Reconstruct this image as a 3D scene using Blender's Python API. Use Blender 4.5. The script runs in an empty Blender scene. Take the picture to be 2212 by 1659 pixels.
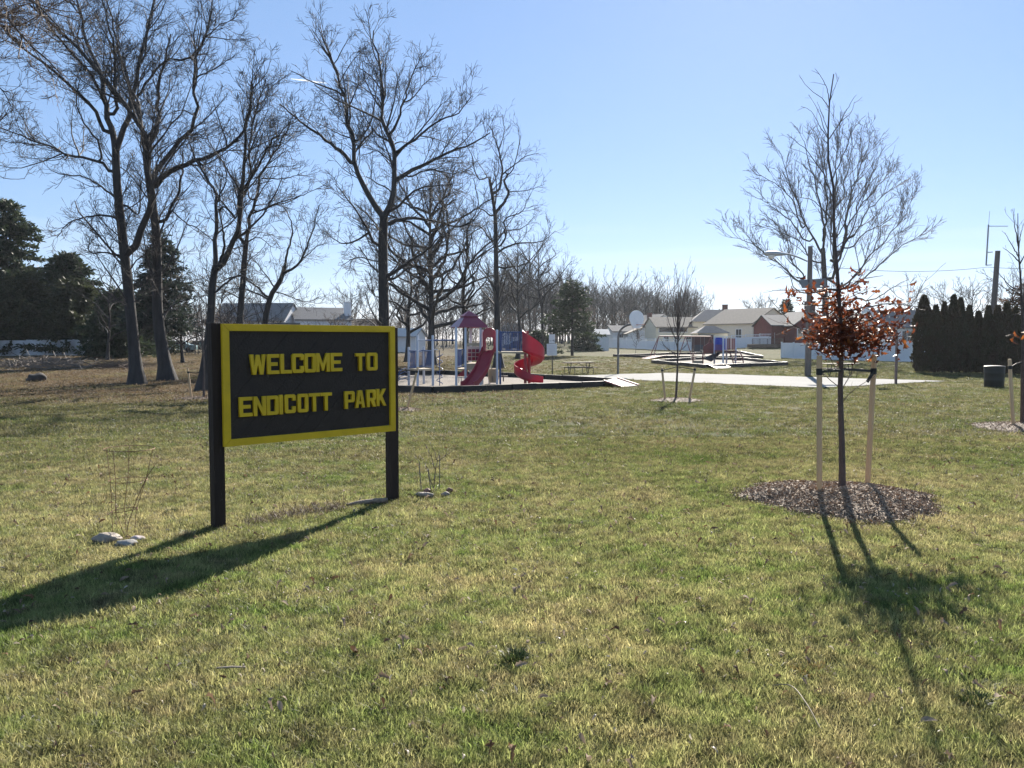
import bpy, bmesh, math, random
import numpy as np
from mathutils import Vector, Matrix, Euler

# ------------------------------------------------------------------ camera, world, sun, exposure
scene = bpy.context.scene
COL = scene.collection
F, CX, CY, HOR, EYE = 1750.0, 1106.0, 829.5, 735.0, 1.65      # working units: a 2212 x 1659 picture
PITCH = math.atan((CY - HOR) / F)
cam_d = bpy.data.cameras.new('camera')
cam_d.sensor_width = 36.0
cam_d.lens = 36.0 * F / 2212.0
cam_d.clip_start, cam_d.clip_end = 0.1, 9000.0
cam = bpy.data.objects.new('camera', cam_d)
COL.objects.link(cam)
cam.location = (0, 0, EYE)
cam.rotation_euler = (math.pi / 2 - PITCH, 0, 0)
scene.camera = cam

SUN_EL, SUN_AZ = math.radians(28.5), math.radians(16.8)       # azimuth clockwise from +Y
world = bpy.data.worlds.new('World')
scene.world = world
world.use_nodes = True
wn = world.node_tree
wn.nodes.clear()
sky = wn.nodes.new('ShaderNodeTexSky')
sky.sky_type = 'NISHITA'
sky.sun_disc = False
sky.sun_elevation = SUN_EL
sky.sun_rotation = SUN_AZ
sky.altitude = 0
sky.air_density = 1.0
sky.dust_density = 0.09
sky.ozone_density = 3.5
bg = wn.nodes.new('ShaderNodeBackground')
bg.inputs['Strength'].default_value = 0.050
wo = wn.nodes.new('ShaderNodeOutputWorld')
# thin streaks of cirrus low in the sky, all the way round
tc = wn.nodes.new('ShaderNodeTexCoord')
mp = wn.nodes.new('ShaderNodeMapping'); mp.inputs['Scale'].default_value = (1.2, 1.2, 26.0)
nz = wn.nodes.new('ShaderNodeTexNoise'); nz.inputs['Scale'].default_value = 1.6; nz.inputs['Detail'].default_value = 5
rp = wn.nodes.new('ShaderNodeValToRGB'); rp.color_ramp.elements[0].position = .5; rp.color_ramp.elements[1].position = .78
sx = wn.nodes.new('ShaderNodeSeparateXYZ')
mr = wn.nodes.new('ShaderNodeMapRange'); mr.inputs[1].default_value = .02; mr.inputs[2].default_value = .16
mr.inputs[3].default_value = .5; mr.inputs[4].default_value = 0.0
mu = wn.nodes.new('ShaderNodeMath'); mu.operation = 'MULTIPLY'
mx = wn.nodes.new('ShaderNodeMix'); mx.data_type = 'RGBA'
L = wn.links.new
L(tc.outputs['Generated'], mp.inputs['Vector']); L(mp.outputs[0], nz.inputs['Vector']); L(nz.outputs['Fac'], rp.inputs['Fac'])
L(tc.outputs['Generated'], sx.inputs[0]); L(sx.outputs['Z'], mr.inputs[0]); L(rp.outputs[0], mu.inputs[0]); L(mr.outputs[0], mu.inputs[1])
hsv = wn.nodes.new('ShaderNodeHueSaturation'); hsv.inputs['Saturation'].default_value = 1.0
tint = wn.nodes.new('ShaderNodeMix'); tint.data_type = 'RGBA'; tint.blend_type = 'MULTIPLY'; tint.inputs[0].default_value = 1.0
tint.inputs[7].default_value = (1.0, .91, 1.04, 1)
L(sky.outputs[0], tint.inputs[6]); L(tint.outputs[2], hsv.inputs['Color'])
veil = wn.nodes.new('ShaderNodeMix'); veil.data_type = 'RGBA'; veil.inputs[0].default_value = .4      # an even pale veil over the whole sky
veil.inputs[7].default_value = (3.1, 5.3, 7.9, 1)
L(hsv.outputs[0], veil.inputs[6])
L(mu.outputs[0], mx.inputs[0]); L(veil.outputs[2], mx.inputs[6]); mx.inputs[7].default_value = (8.5, 8.9, 9.3, 1)
L(mx.outputs[2], bg.inputs['Color']); L(bg.outputs[0], wo.inputs['Surface'])

sun_d = bpy.data.lights.new('sun', 'SUN')
sun_d.energy = 5.0
sun_d.angle = math.radians(0.5)
sun_d.color = (1.0, 0.93, 0.82)
sun = bpy.data.objects.new('sun', sun_d)
COL.objects.link(sun)
SUN_DIR = Vector((math.sin(SUN_AZ) * math.cos(SUN_EL), math.cos(SUN_AZ) * math.cos(SUN_EL), math.sin(SUN_EL)))
sun.rotation_euler = SUN_DIR.to_track_quat('Z', 'Y').to_euler()
sun.location = (20, 40, 60)
scene.view_settings.view_transform = 'Standard'
scene.view_settings.look = 'None'
scene.view_settings.gamma = 1.0
scene.view_settings.use_curve_mapping = False
scene.view_settings.exposure = 1.36
scene.render.engine = 'CYCLES'
scene.cycles.use_denoising = True
scene.cycles.max_bounces = 6
scene.cycles.transparent_max_bounces = 8

# ------------------------------------------------------------------ picture geometry helpers (rays into the place)
CP_, SP_ = math.cos(PITCH), math.sin(PITCH)
def ray(px, py):
    u, v = (px - CX) / F, -(py - CY) / F
    return Vector((u, CP_ + v * SP_, -SP_ + v * CP_))
def pt(px, py, d):
    r = ray(px, py)
    return Vector((0, 0, EYE)) + r * (d / r.y)
def crop(ox, oy, s):
    return lambda x, y: ((ox + x * s) / 1.17541, (oy + y * s) / 1.17541)
c1 = crop(980, 760, .29837); c2 = crop(1400, 760, .29837); c3 = crop(1860, 520, .33454)
c5 = crop(0, 480, .34956); c6 = crop(480, 780, .37361); c7 = crop(0, 0, .48216); c8 = crop(700, 0, .5184)
c9 = crop(1640, 830, .13562); cb = crop(1840, 160, .36166); ck = crop(1640, 640, .2532); cl = crop(1960, 700, .18083)

# ------------------------------------------------------------------ terrain
CPS = [(295, 831, 36.5), (362, 821, 39.5), (440, 845, 33.5), (100, 800, 50), (100, 768, 75), (300, 772, 70), (20, 770, 75), (-150, 800, 52),
       (820, 849, 32), (935, 851, 31.6), (1300, 836, 36.6), (1400, 834, 37.2), (961, 811, 48.5), (1113, 817, 44.5),
       (1335, 808, 50.8), (1440, 806, 52.3), (1191, 814, 47), (2046, 824, 41.7), (1770, 839, 35.8), (1935, 829.5, 39.3),
       (1745, 812, 48), (1815, 814, 47), (1985, 804, 53), (2212, 812, 49), (2147, 836, 36.5), (1688, 773.5, 99), (1972, 782, 79),
       (1313, 751, 142), (1498, 759, 124), (1408, 784.6, 75), (1528, 796, 61), (1701, 789.5, 68.4), (1560, 777.7, 87),
       (1325, 771, 97), (1445, 766, 113), (1646, 771, 100), (1250, 808, 50.5), (1462, 867, 25.6), (413, 862, 27), (2189, 924, 15.6),
       (600, 775, 85), (420, 766, 90), (900, 770, 95), (1230, 770, 92), (1235, 758, 120), (1620, 752, 120)]
cpx = []
for a, b, d in CPS:
    p = pt(a, b, d); cpx.append(tuple(p))
for x in (-14, -5, 0, 5, 14):
    for y in (-12, -3, 4, 8.5):
        cpx.append((x, y, 0.0))
for x in (-8, 8):
    cpx.append((x, 13, -.03))
for k in range(20):
    a = k / 20 * 2 * math.pi
    cpx.append((330 * math.sin(a), 330 * math.cos(a) + 40, .9))
    cpx.append((1000 * math.sin(a), 1000 * math.cos(a) + 40, 1.2))
cpx = np.array(cpx)
_S = 50.0
def _phi(r2):
    return .5 * r2 * np.log(r2 + 1e-9)
_xy = cpx[:, :2] / _S
_n = len(cpx)
_K = _phi(((_xy[:, None] - _xy[None]) ** 2).sum(-1)) + np.eye(_n) * 2e-3
_A = np.zeros((_n + 3, _n + 3)); _A[:_n, :_n] = _K; _A[:_n, _n] = 1; _A[:_n, _n + 1:] = _xy; _A[_n, :_n] = 1; _A[_n + 1:, :_n] = _xy.T
_w = np.linalg.solve(_A, np.concatenate([cpx[:, 2], np.zeros(3)]))
def gz(x, y):
    x = np.atleast_1d(np.asarray(x, float)); y = np.atleast_1d(np.asarray(y, float))
    out = np.empty(len(x))
    for s in range(0, len(x), 20000):
        q = np.stack([x[s:s + 20000], y[s:s + 20000]], 1) / _S
        out[s:s + 20000] = _phi(((q[:, None] - _xy[None]) ** 2).sum(-1)) @ _w[:_n] + _w[_n] + q @ _w[_n + 1:]
    # gentle lumps in the turf
    m = .012 * np.sin(x * 2.1 + 1.3 * np.sin(y * 1.1)) * np.sin(y * 2.6 + np.sin(x * 1.7)) + .006 * np.sin(x * 6.3 + y * 2.2) * np.sin(y * 7.1 - x * 1.4)
    return out + m
def g1(x, y):
    return float(gz(x, y)[0])
def gp(px, d):
    "ground point under picture column px at distance d"
    x = (px - CX) / F * d * 1.0
    for _ in range(3):
        z = g1(x, d)
        depth = d * CP_ + (EYE - z) * SP_
        x = (px - CX) / F * depth
    return Vector((x, d, g1(x, d)))

# ------------------------------------------------------------------ materials
MATS = {}
def nodes_of(m):
    m.use_nodes = True
    t = m.node_tree
    return t, t.nodes['Principled BSDF'], t.links.new
def mat(name, col, rough=.6, var=.15, scale=6.0, bump=0.0, bscale=None, metal=0.0, spec=.5, stretch=(1, 1, 1), trans=0.0, detail=6, dark=None, coat=0):
    if name in MATS: return MATS[name]
    m = bpy.data.materials.new(name)
    t, b, L = nodes_of(m)
    geo = t.nodes.new('ShaderNodeNewGeometry')
    mp = t.nodes.new('ShaderNodeMapping'); mp.inputs['Scale'].default_value = stretch
    L(geo.outputs['Position'], mp.inputs['Vector'])
    n = t.nodes.new('ShaderNodeTexNoise'); n.inputs['Scale'].default_value = scale; n.inputs['Detail'].default_value = detail
    n.inputs['Roughness'].default_value = .65
    L(mp.outputs[0], n.inputs['Vector'])
    r = t.nodes.new('ShaderNodeValToRGB')
    r.color_ramp.elements[0].position = .28; r.color_ramp.elements[1].position = .72
    lo = dark if dark else tuple(c * (1 - var) for c in col)
    hi = tuple(min(1, c * (1 + var)) for c in col)
    r.color_ramp.elements[0].color = (*lo, 1); r.color_ramp.elements[1].color = (*hi, 1)
    L(n.outputs['Fac'], r.inputs['Fac']); L(r.outputs[0], b.inputs['Base Color'])
    b.inputs['Roughness'].default_value = rough; b.inputs['Metallic'].default_value = metal
    b.inputs['Specular IOR Level'].default_value = spec
    if coat: b.inputs['Coat Weight'].default_value = coat
    if bump:
        n2 = t.nodes.new('ShaderNodeTexNoise'); n2.inputs['Scale'].default_value = bscale or scale * 3; n2.inputs['Detail'].default_value = 5
        L(mp.outputs[0], n2.inputs['Vector'])
        bp = t.nodes.new('ShaderNodeBump'); bp.inputs['Strength'].default_value = bump; bp.inputs['Distance'].default_value = .02
        L(n2.outputs['Fac'], bp.inputs['Height']); L(bp.outputs[0], b.inputs['Normal'])
    if trans:
        tr = t.nodes.new('ShaderNodeBsdfTranslucent'); L(r.outputs[0], tr.inputs['Color'])
        ms = t.nodes.new('ShaderNodeMixShader'); ms.inputs[0].default_value = trans
        L(b.outputs[0], ms.inputs[1]); L(tr.outputs[0], ms.inputs[2]); L(ms.outputs[0], t.nodes['Material Output'].inputs['Surface'])
    MATS[name] = m
    return m
def siding(name, col, pitch=.2, rough=.55, vert=False, depth=.5, var=.06):
    "painted clapboards or shingle courses: a saw-tooth relief across the wall"
    if name in MATS: return MATS[name]
    m = mat(name, col, rough, var, 3.0)
    t, b, L = nodes_of(m)
    geo = t.nodes.new('ShaderNodeNewGeometry')
    w = t.nodes.new('ShaderNodeTexWave'); w.wave_type = 'BANDS'; w.bands_direction = 'X' if vert else 'Z'; w.wave_profile = 'SAW'
    w.inputs['Scale'].default_value = 2 * math.pi / pitch / 20 * 1.0
    L(geo.outputs['Position'], w.inputs['Vector'])
    bp = t.nodes.new('ShaderNodeBump'); bp.inputs['Strength'].default_value = depth; bp.inputs['Distance'].default_value = .03
    L(w.outputs['Fac'], bp.inputs['Height']); L(bp.outputs[0], b.inputs['Normal'])
    return m

# colour of the turf from the place itself: shared by the soil sheet and by the blades
def turf_group():
    g = bpy.data.node_groups.new('turf_colour', 'ShaderNodeTree')
    g.interface.new_socket('Color', in_out='OUTPUT', socket_type='NodeSocketColor')
    g.interface.new_socket('Litter', in_out='OUTPUT', socket_type='NodeSocketFloat')
    N, L = g.nodes.new, g.links.new
    out = N('NodeGroupOutput'); geo = N('ShaderNodeNewGeometry')
    fl = N('ShaderNodeVectorMath'); fl.operation = 'MULTIPLY'; fl.inputs[1].default_value = (1, 1, 0)
    L(geo.outputs['Position'], fl.inputs[0])
    def noise(scale, detail=4, rough=.6):
        n = N('ShaderNodeTexNoise'); n.inputs['Scale'].default_value = scale; n.inputs['Detail'].default_value = detail
        n.inputs['Roughness'].default_value = rough
        L(fl.outputs[0], n.inputs['Vector']); return n.outputs['Fac']
    def ramp(fac, a, b, ca=(0, 0, 0), cb=(1, 1, 1)):
        r = N('ShaderNodeValToRGB'); r.color_ramp.elements[0].position = a; r.color_ramp.elements[1].position = b
        r.color_ramp.elements[0].color = (*ca, 1); r.color_ramp.elements[1].color = (*cb, 1)
        L(fac, r.inputs['Fac']); return r.outputs[0]
    def math_(op, a, b):
        m = N('ShaderNodeMath'); m.operation = op; m.use_clamp = False
        for i, v in enumerate((a, b)):
            if isinstance(v, (int, float)): m.inputs[i].default_value = v
            else: L(v, m.inputs[i])
        return m.outputs[0]
    def mix(f, a, b):
        m = N('ShaderNodeMix'); m.data_type = 'RGBA'
        if isinstance(f, (int, float)): m.inputs[0].default_value = f
        else: L(f, m.inputs[0])
        for i, v in ((6, a), (7, b)):
            if isinstance(v, tuple): m.inputs[i].default_value = (*v, 1)
            else: L(v, m.inputs[i])
        return m.outputs[2]
    # large patches + mid + fine decide between living green and dormant straw
    f = math_('ADD', math_('MULTIPLY', noise(.33, 3), .9), math_('ADD', math_('MULTIPLY', noise(1.7, 4), .8), math_('MULTIPLY', noise(9, 4), .7)))
    f = ramp(math_('MULTIPLY', f, 1 / 2.4), .40, .60)
    base = mix(f, GREEN, STRAW)
    base = mix(math_('MULTIPLY', ramp(noise(4.1, 5, .7), .52, .68), .7), base, BROWN)
    # leaf litter under the big trees on the left, browner further back
    sp = N('ShaderNodeSeparateXYZ'); L(geo.outputs['Position'], sp.inputs[0])
    def mr(v, a, b):
        m = N('ShaderNodeMapRange'); m.interpolation_type = 'SMOOTHSTEP'; m.inputs[1].default_value = a; m.inputs[2].default_value = b
        L(v, m.inputs[0]); return m.outputs[0]
    left = mr(sp.outputs['X'], 1, -9)
    far = mr(sp.outputs['Y'], 17, 33)
    lit = math_('MULTIPLY', math_('MULTIPLY', left, far), ramp(noise(.22, 4), .22, .52))
    mid = math_('MULTIPLY', math_('MULTIPLY', mr(sp.outputs['Y'], 46, 60), mr(sp.outputs['X'], 26, 6)), math_('MULTIPLY', ramp(noise(.16, 4), .4, .65), .8))
    lit = math_('MAXIMUM', lit, mid)
    base = mix(math_('MULTIPLY', lit, .85), base, LITTER)
    L(base, out.inputs['Color']); L(lit, out.inputs['Litter'])
    return g
GREEN, STRAW, BROWN, LITTER = (.060, .084, .020), (.154, .132, .064), (.078, .058, .034), (.110, .075, .046)
TURF = turf_group()
def turf_material(name, blades):
    m = bpy.data.materials.new(name)
    t, b, L = nodes_of(m)
    g = t.nodes.new('ShaderNodeGroup'); g.node_tree = TURF
    colour = g.outputs[0]
    if blades:
        oi = t.nodes.new('ShaderNodeObjectInfo')
        rr = t.nodes.new('ShaderNodeMapRange'); rr.inputs[3].default_value = .9; rr.inputs[4].default_value = 1.6
        L(oi.outputs['Random'], rr.inputs[0])
        at = t.nodes.new('ShaderNodeAttribute'); at.attribute_name = 'tint'
        mm = t.nodes.new('ShaderNodeMath'); mm.operation = 'MULTIPLY'; L(rr.outputs[0], mm.inputs[0]); L(at.outputs['Fac'], mm.inputs[1])
        sc = t.nodes.new('ShaderNodeVectorMath'); sc.operation = 'SCALE'; L(colour, sc.inputs[0]); L(mm.outputs[0], sc.inputs['Scale'])
        colour = sc.outputs[0]
        L(colour, b.inputs['Base Color'])
        b.inputs['Roughness'].default_value = .5
        b.inputs['Specular IOR Level'].default_value = .4
        tr = t.nodes.new('ShaderNodeBsdfTranslucent'); L(colour, tr.inputs['Color'])
        ms = t.nodes.new('ShaderNodeMixShader'); ms.inputs[0].default_value = .62
        L(b.outputs[0], ms.inputs[1]); L(tr.outputs[0], ms.inputs[2]); L(ms.outputs[0], t.nodes['Material Output'].inputs['Surface'])
    else:
        sc = t.nodes.new('ShaderNodeVectorMath'); sc.operation = 'SCALE'; sc.inputs['Scale'].default_value = .74; L(colour, sc.inputs[0])
        L(sc.outputs[0], b.inputs['Base Color'])
        b.inputs['Roughness'].default_value = .95; b.inputs['Specular IOR Level'].default_value = .1
        geo = t.nodes.new('ShaderNodeNewGeometry')
        h = None
        for s, a in ((7, .6), (31, 1.0)):
            n = t.nodes.new('ShaderNodeTexNoise'); n.inputs['Scale'].default_value = s; n.inputs['Detail'].default_value = 6
            L(geo.outputs['Position'], n.inputs['Vector'])
            bp = t.nodes.new('ShaderNodeBump'); bp.inputs['Strength'].default_value = a * .7; bp.inputs['Distance'].default_value = .06
            L(n.outputs['Fac'], bp.inputs['Height'])
            if h: L(h, bp.inputs['Normal'])
            h = bp.outputs[0]
        L(h, b.inputs['Normal'])
    return m

# ------------------------------------------------------------------ object helpers
ORG = {}
def tag(o, label, cat, group=None, kind=None):
    if label: o['label'] = label
    if cat: o['category'] = cat
    if group: o['group'] = group
    if kind: o['kind'] = kind
    return o
def thing(name, label, cat, loc=(0, 0, 0), group=None):
    o = bpy.data.objects.new(name, None)
    o.empty_display_size = .2
    COL.objects.link(o); o.location = loc
    ORG[o.name] = Vector(loc)
    return tag(o, label, cat, group)
def link(name, me, parent=None, label=None):
    o = bpy.data.objects.new(name, me)
    COL.objects.link(o)
    if parent: o.parent = parent
    if label: o['label'] = label
    return o
def copy_thing(root, loc, rz=0, scale=1.0, label=None):
    r = root.copy(); COL.objects.link(r)
    r.location = loc; r.rotation_euler = (0, 0, rz); r.scale = (scale,) * 3
    if label: r['label'] = label
    for ch in list(root.children):
        c = ch.copy(); COL.objects.link(c); c.parent = r
        for gch in list(ch.children):
            d = gch.copy(); COL.objects.link(d); d.parent = c
    return r
def origin_of(parent):
    o = parent
    while o is not None:
        if o.name in ORG: return ORG[o.name]
        o = o.parent
    return Vector((0, 0, 0))
class MB:
    "collects shapes in place coordinates and links them as ONE mesh"
    def __init__(s): s.v, s.f = [], []
    def add(s, vs, fs):
        k = len(s.v); s.v += [Vector(v) for v in vs]; s.f += [tuple(i + k for i in f) for f in fs]; return s
    def box(s, c, size, rz=0.0, M=None):
        hx, hy, hz = size[0] / 2, size[1] / 2, size[2] / 2
        R = M if M is not None else Matrix.Rotation(rz, 3, 'Z')
        vs = [Vector(c) + R @ Vector((a * hx, b * hy, e * hz)) for a in (-1, 1) for b in (-1, 1) for e in (-1, 1)]
        return s.add(vs, [(0, 1, 3, 2), (4, 6, 7, 5), (0, 4, 5, 1), (2, 3, 7, 6), (0, 2, 6, 4), (1, 5, 7, 3)])
    def beam(s, a, b, w, h, up=(0, 0, 1)):
        "a bar from a to b, w wide, h along up"
        a, b = Vector(a), Vector(b); x = (b - a); l = x.length; x.normalize()
        y = Vector(up).cross(x)
        if y.length < 1e-4: y = Vector((0, 1, 0))
        y.normalize(); z = x.cross(y)
        return s.box((a + b) / 2, (l, w, h), M=Matrix((x, y, z)).transposed())
    def tube(s, pts, r, n=8, cap=True):
        pts = [Vector(p) for p in pts]; K = len(pts)
        rr = r if isinstance(r, (list, tuple)) else [r] * K
        d = pts[-1] - pts[0]
        T0 = (pts[1] - pts[0]).normalized()
        ref = Vector((1, 0, 0)) if abs(T0.z) > .8 else Vector((0, 0, 1))
        u = T0.cross(ref).normalized(); vs = []
        for i in range(K):
            T = (pts[min(i + 1, K - 1)] - pts[max(i - 1, 0)]).normalized()
            u = (u - T * u.dot(T)).normalized(); w = T.cross(u)
            for j in range(n):
                a = 2 * math.pi * j / n
                vs.append(pts[i] + (u * math.cos(a) + w * math.sin(a)) * rr[i])
        fs = [(i * n + j, i * n + (j + 1) % n, (i + 1) * n + (j + 1) % n, (i + 1) * n + j) for i in range(K - 1) for j in range(n)]
        if cap: fs += [tuple(range(n - 1, -1, -1)), tuple((K - 1) * n + j for j in range(n))]
        return s.add(vs, fs)
    def lathe(s, c, prof, n=16):
        vs = [Vector(c) + Vector((r * math.cos(2 * math.pi * j / n), r * math.sin(2 * math.pi * j / n), z)) for r, z in prof for j in range(n)]
        K = len(prof)
        fs = [(i * n + j, i * n + (j + 1) % n, (i + 1) * n + (j + 1) % n, (i + 1) * n + j) for i in range(K - 1) for j in range(n)]
        fs += [tuple(range(n - 1, -1, -1)), tuple((K - 1) * n + j for j in range(n))]
        return s.add(vs, fs)
    def prism(s, poly, ex):
        "poly: list of points in place; ex: extrusion vector"
        n = len(poly); poly = [Vector(p) for p in poly]; ex = Vector(ex)
        return s.add(poly + [p + ex for p in poly], [tuple(range(n - 1, -1, -1)), tuple(range(n, 2 * n))] + [(i, (i + 1) % n, n + (i + 1) % n, n + i) for i in range(n)])
    def build(s, name, m, parent=None, smooth=False, bevel=0.0, label=None):
        o0 = origin_of(parent)
        me = bpy.data.meshes.new(name)
        me.from_pydata([v - o0 for v in s.v], [], s.f)
        bm = bmesh.new(); bm.from_mesh(me)
        bmesh.ops.recalc_face_normals(bm, faces=bm.faces)
        if bevel: bmesh.ops.bevel(bm, geom=list(bm.edges), offset=bevel, segments=2, affect='EDGES', profile=.6)
        bm.to_mesh(me); bm.free()
        if smooth:
            me.shade_smooth()
            try: me.set_sharp_from_angle(angle=math.radians(40))
            except Exception: pass
        me.materials.append(m)
        return link(name, me, parent, label)
def fast_mesh(name, V, quads, m, smooth=True, attr=None):
    V = np.asarray(V, np.float32); Q = np.asarray(quads, np.int32); nf, k = Q.shape
    me = bpy.data.meshes.new(name)
    me.vertices.add(len(V)); me.vertices.foreach_set('co', V.ravel())
    me.loops.add(nf * k); me.loops.foreach_set('vertex_index', Q.ravel())
    me.polygons.add(nf); me.polygons.foreach_set('loop_start', np.arange(0, nf * k, k, dtype=np.int32))
    if attr is not None:
        for an, av in attr.items():
            a = me.attributes.new(an, 'FLOAT', 'POINT'); a.data.foreach_set('value', np.asarray(av, np.float32))
    me.update(calc_edges=True)
    if smooth: me.polygons.foreach_set('use_smooth', np.ones(nf, bool))
    me.materials.append(m)
    return me
def plate_mesh(name, outline, holes, thick, M, m, bevel=0.0, o0=Vector((0, 0, 0))):
    "flat shape with holes, extruded: outline in local xy, M places it"
    cu = bpy.data.curves.new(name, 'CURVE'); cu.dimensions = '2D'; cu.fill_mode = 'BOTH'
    cu.extrude = max(thick / 2 - bevel, .0005); cu.bevel_depth = bevel; cu.bevel_resolution = 1; cu.offset = -bevel
    for loop in [outline] + holes:
        sp = cu.splines.new('POLY'); sp.points.add(len(loop) - 1)
        for q, (x, y) in zip(sp.points, loop): q.co = (x, y, 0, 1)
        sp.use_cyclic_u = True
    ob = bpy.data.objects.new(name, cu); COL.objects.link(ob)
    dg = bpy.context.evaluated_depsgraph_get()
    me = bpy.data.meshes.new_from_object(ob.evaluated_get(dg))
    bpy.data.objects.remove(ob); bpy.data.curves.remove(cu)
    me.name = name
    me.transform(Matrix.Translation(-o0) @ M)
    me.materials.clear(); me.materials.append(m)
    return me
def frame4(o, x, y, z):
    M = Matrix((x, y, z)).transposed().to_4x4(); M.translation = o; return M

# instancing of stuff (grass, fallen leaves) on a cloud of points
def scatter_stuff(name, P, rot, scl, meshes, label, m=None):
    me = bpy.data.meshes.new(name)
    me.vertices.add(len(P)); me.vertices.foreach_set('co', np.asarray(P, np.float32).ravel())
    a = me.attributes.new('turn', 'FLOAT_VECTOR', 'POINT'); a.data.foreach_set('vector', np.asarray(rot, np.float32).ravel())
    a = me.attributes.new('size', 'FLOAT', 'POINT'); a.data.foreach_set('value', np.asarray(scl, np.float32))
    o = link(name, me); o['kind'] = 'stuff'; o['label'] = label
    c = bpy.data.collections.new(name + '_sources')
    for q in meshes: c.objects.link(bpy.data.objects.new(name + '_source', q))
    g = bpy.data.node_groups.new(name, 'GeometryNodeTree')
    g.interface.new_socket('Geometry', in_out='INPUT', socket_type='NodeSocketGeometry')
    g.interface.new_socket('Geometry', in_out='OUTPUT', socket_type='NodeSocketGeometry')
    N, L = g.nodes.new, g.links.new
    gi, go = N('NodeGroupInput'), N('NodeGroupOutput')
    ci = N('GeometryNodeCollectionInfo'); ci.inputs['Collection'].default_value = c
    ci.inputs['Separate Children'].default_value = True; ci.inputs['Reset Children'].default_value = True
    ip = N('GeometryNodeInstanceOnPoints'); ip.inputs['Pick Instance'].default_value = True
    r = N('GeometryNodeInputNamedAttribute'); r.data_type = 'FLOAT_VECTOR'; r.inputs['Name'].default_value = 'turn'
    e = N('FunctionNodeEulerToRotation')
    s = N('GeometryNodeInputNamedAttribute'); s.data_type = 'FLOAT'; s.inputs['Name'].default_value = 'size'
    L(gi.outputs[0], ip.inputs['Points']); L(ci.outputs[0], ip.inputs['Instance'])
    L(r.outputs[0], e.inputs[0]); L(e.outputs[0], ip.inputs['Rotation']); L(s.outputs[0], ip.inputs['Scale'])
    L(ip.outputs[0], go.inputs[0])
    md = o.modifiers.new('scatter', 'NODES'); md.node_group = g
    return o

# ------------------------------------------------------------------ the ground sheet
RNG = np.random.default_rng(7)
us = np.linspace(-6.3, 6.3, 271); vs_ = np.linspace(-2.1, 6.2, 271)
gx = 3.2 * np.sinh(us); gy = 4.5 + 4.0 * np.sinh(vs_)
GX, GY = np.meshgrid(gx, gy)
GZ = gz(GX.ravel(), GY.ravel())
idx = np.arange(271 * 271).reshape(271, 271)
quads = np.stack([idx[:-1, :-1], idx[:-1, 1:], idx[1:, 1:], idx[1:, :-1]], -1).reshape(-1, 4)
ground = link('lawn', fast_mesh('lawn', np.stack([GX.ravel(), GY.ravel(), GZ], 1), quads, turf_material('turf_soil', False)))
ground['kind'] = 'structure'; ground['label'] = 'winter lawn of mixed green and straw coloured turf across the park'

# polygons where no grass grows
def in_poly(x, y, poly):
    c = np.zeros(len(x), bool); n = len(poly)
    for i in range(n):
        x0, y0 = poly[i][0], poly[i][1]; x1, y1 = poly[(i + 1) % n][0], poly[(i + 1) % n][1]
        hit = ((y0 > y) != (y1 > y)) & (x < (x1 - x0) * (y - y0) / (y1 - y0 + 1e-12) + x0)
        c ^= hit
    return c
COURT = [gp(1191, 47), gp(1440, 52.3), gp(2046, 41.7), gp(1770, 35.8)]
PLAY1 = [gp(760, 33.5), gp(865, 32.3), gp(935, 31.7), gp(1303, 36.4), gp(1332, 39.4), gp(1113, 45), gp(961, 49), gp(820, 47)]
PLAY2 = [gp(1408, 75), gp(1528, 61), gp(1590, 63), gp(1701, 68.4), gp(1607, 86), gp(1516, 87)]
PLAY3 = [gp(1325, 97), gp(1417, 91.5), gp(1540, 93), gp(1648, 97), gp(1600, 110), gp(1445, 112)]
MULCH = [(gp(1816, 8.25), .98, .14), (gp(1461, 25.6), .85, .10), (gp(2205, 15.5), .90, .10), (gp(425, 27), .75, .07), (gp(868, 21.2), .6, .06)]

sheet_pts = []
def sheet(name, poly, lift, m, label, step=1.0):
    "a flat area laid a little above the turf, following the ground"
    xs = [p[0] for p in poly]; ys = [p[1] for p in poly]
    bm = bmesh.new()
    vs = [bm.verts.new((p[0], p[1], 0)) for p in poly]
    bm.faces.new(vs)
    for ax, lo, hi in ((0, min(xs), max(xs)), (1, min(ys), max(ys))):
        k = lo + step
        while k < hi:
            co = [0, 0, 0]; co[ax] = k; no = [0, 0, 0]; no[ax] = 1
            bmesh.ops.bisect_plane(bm, geom=bm.verts[:] + bm.edges[:] + bm.faces[:], plane_co=co, plane_no=no)
            k += step
    z = gz([v.co.x for v in bm.verts], [v.co.y for v in bm.verts])
    for v, q in zip(bm.verts, z): v.co.z = q + lift
    bmesh.ops.recalc_face_normals(bm, faces=bm.faces)
    me = bpy.data.meshes.new(name); bm.to_mesh(me); bm.free()
    if me.polygons[0].normal.z < 0: me.flip_normals()
    me.materials.append(m); me.shade_smooth()
    o = link(name, me); o['kind'] = 'structure'; o['label'] = label
    return o
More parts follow.
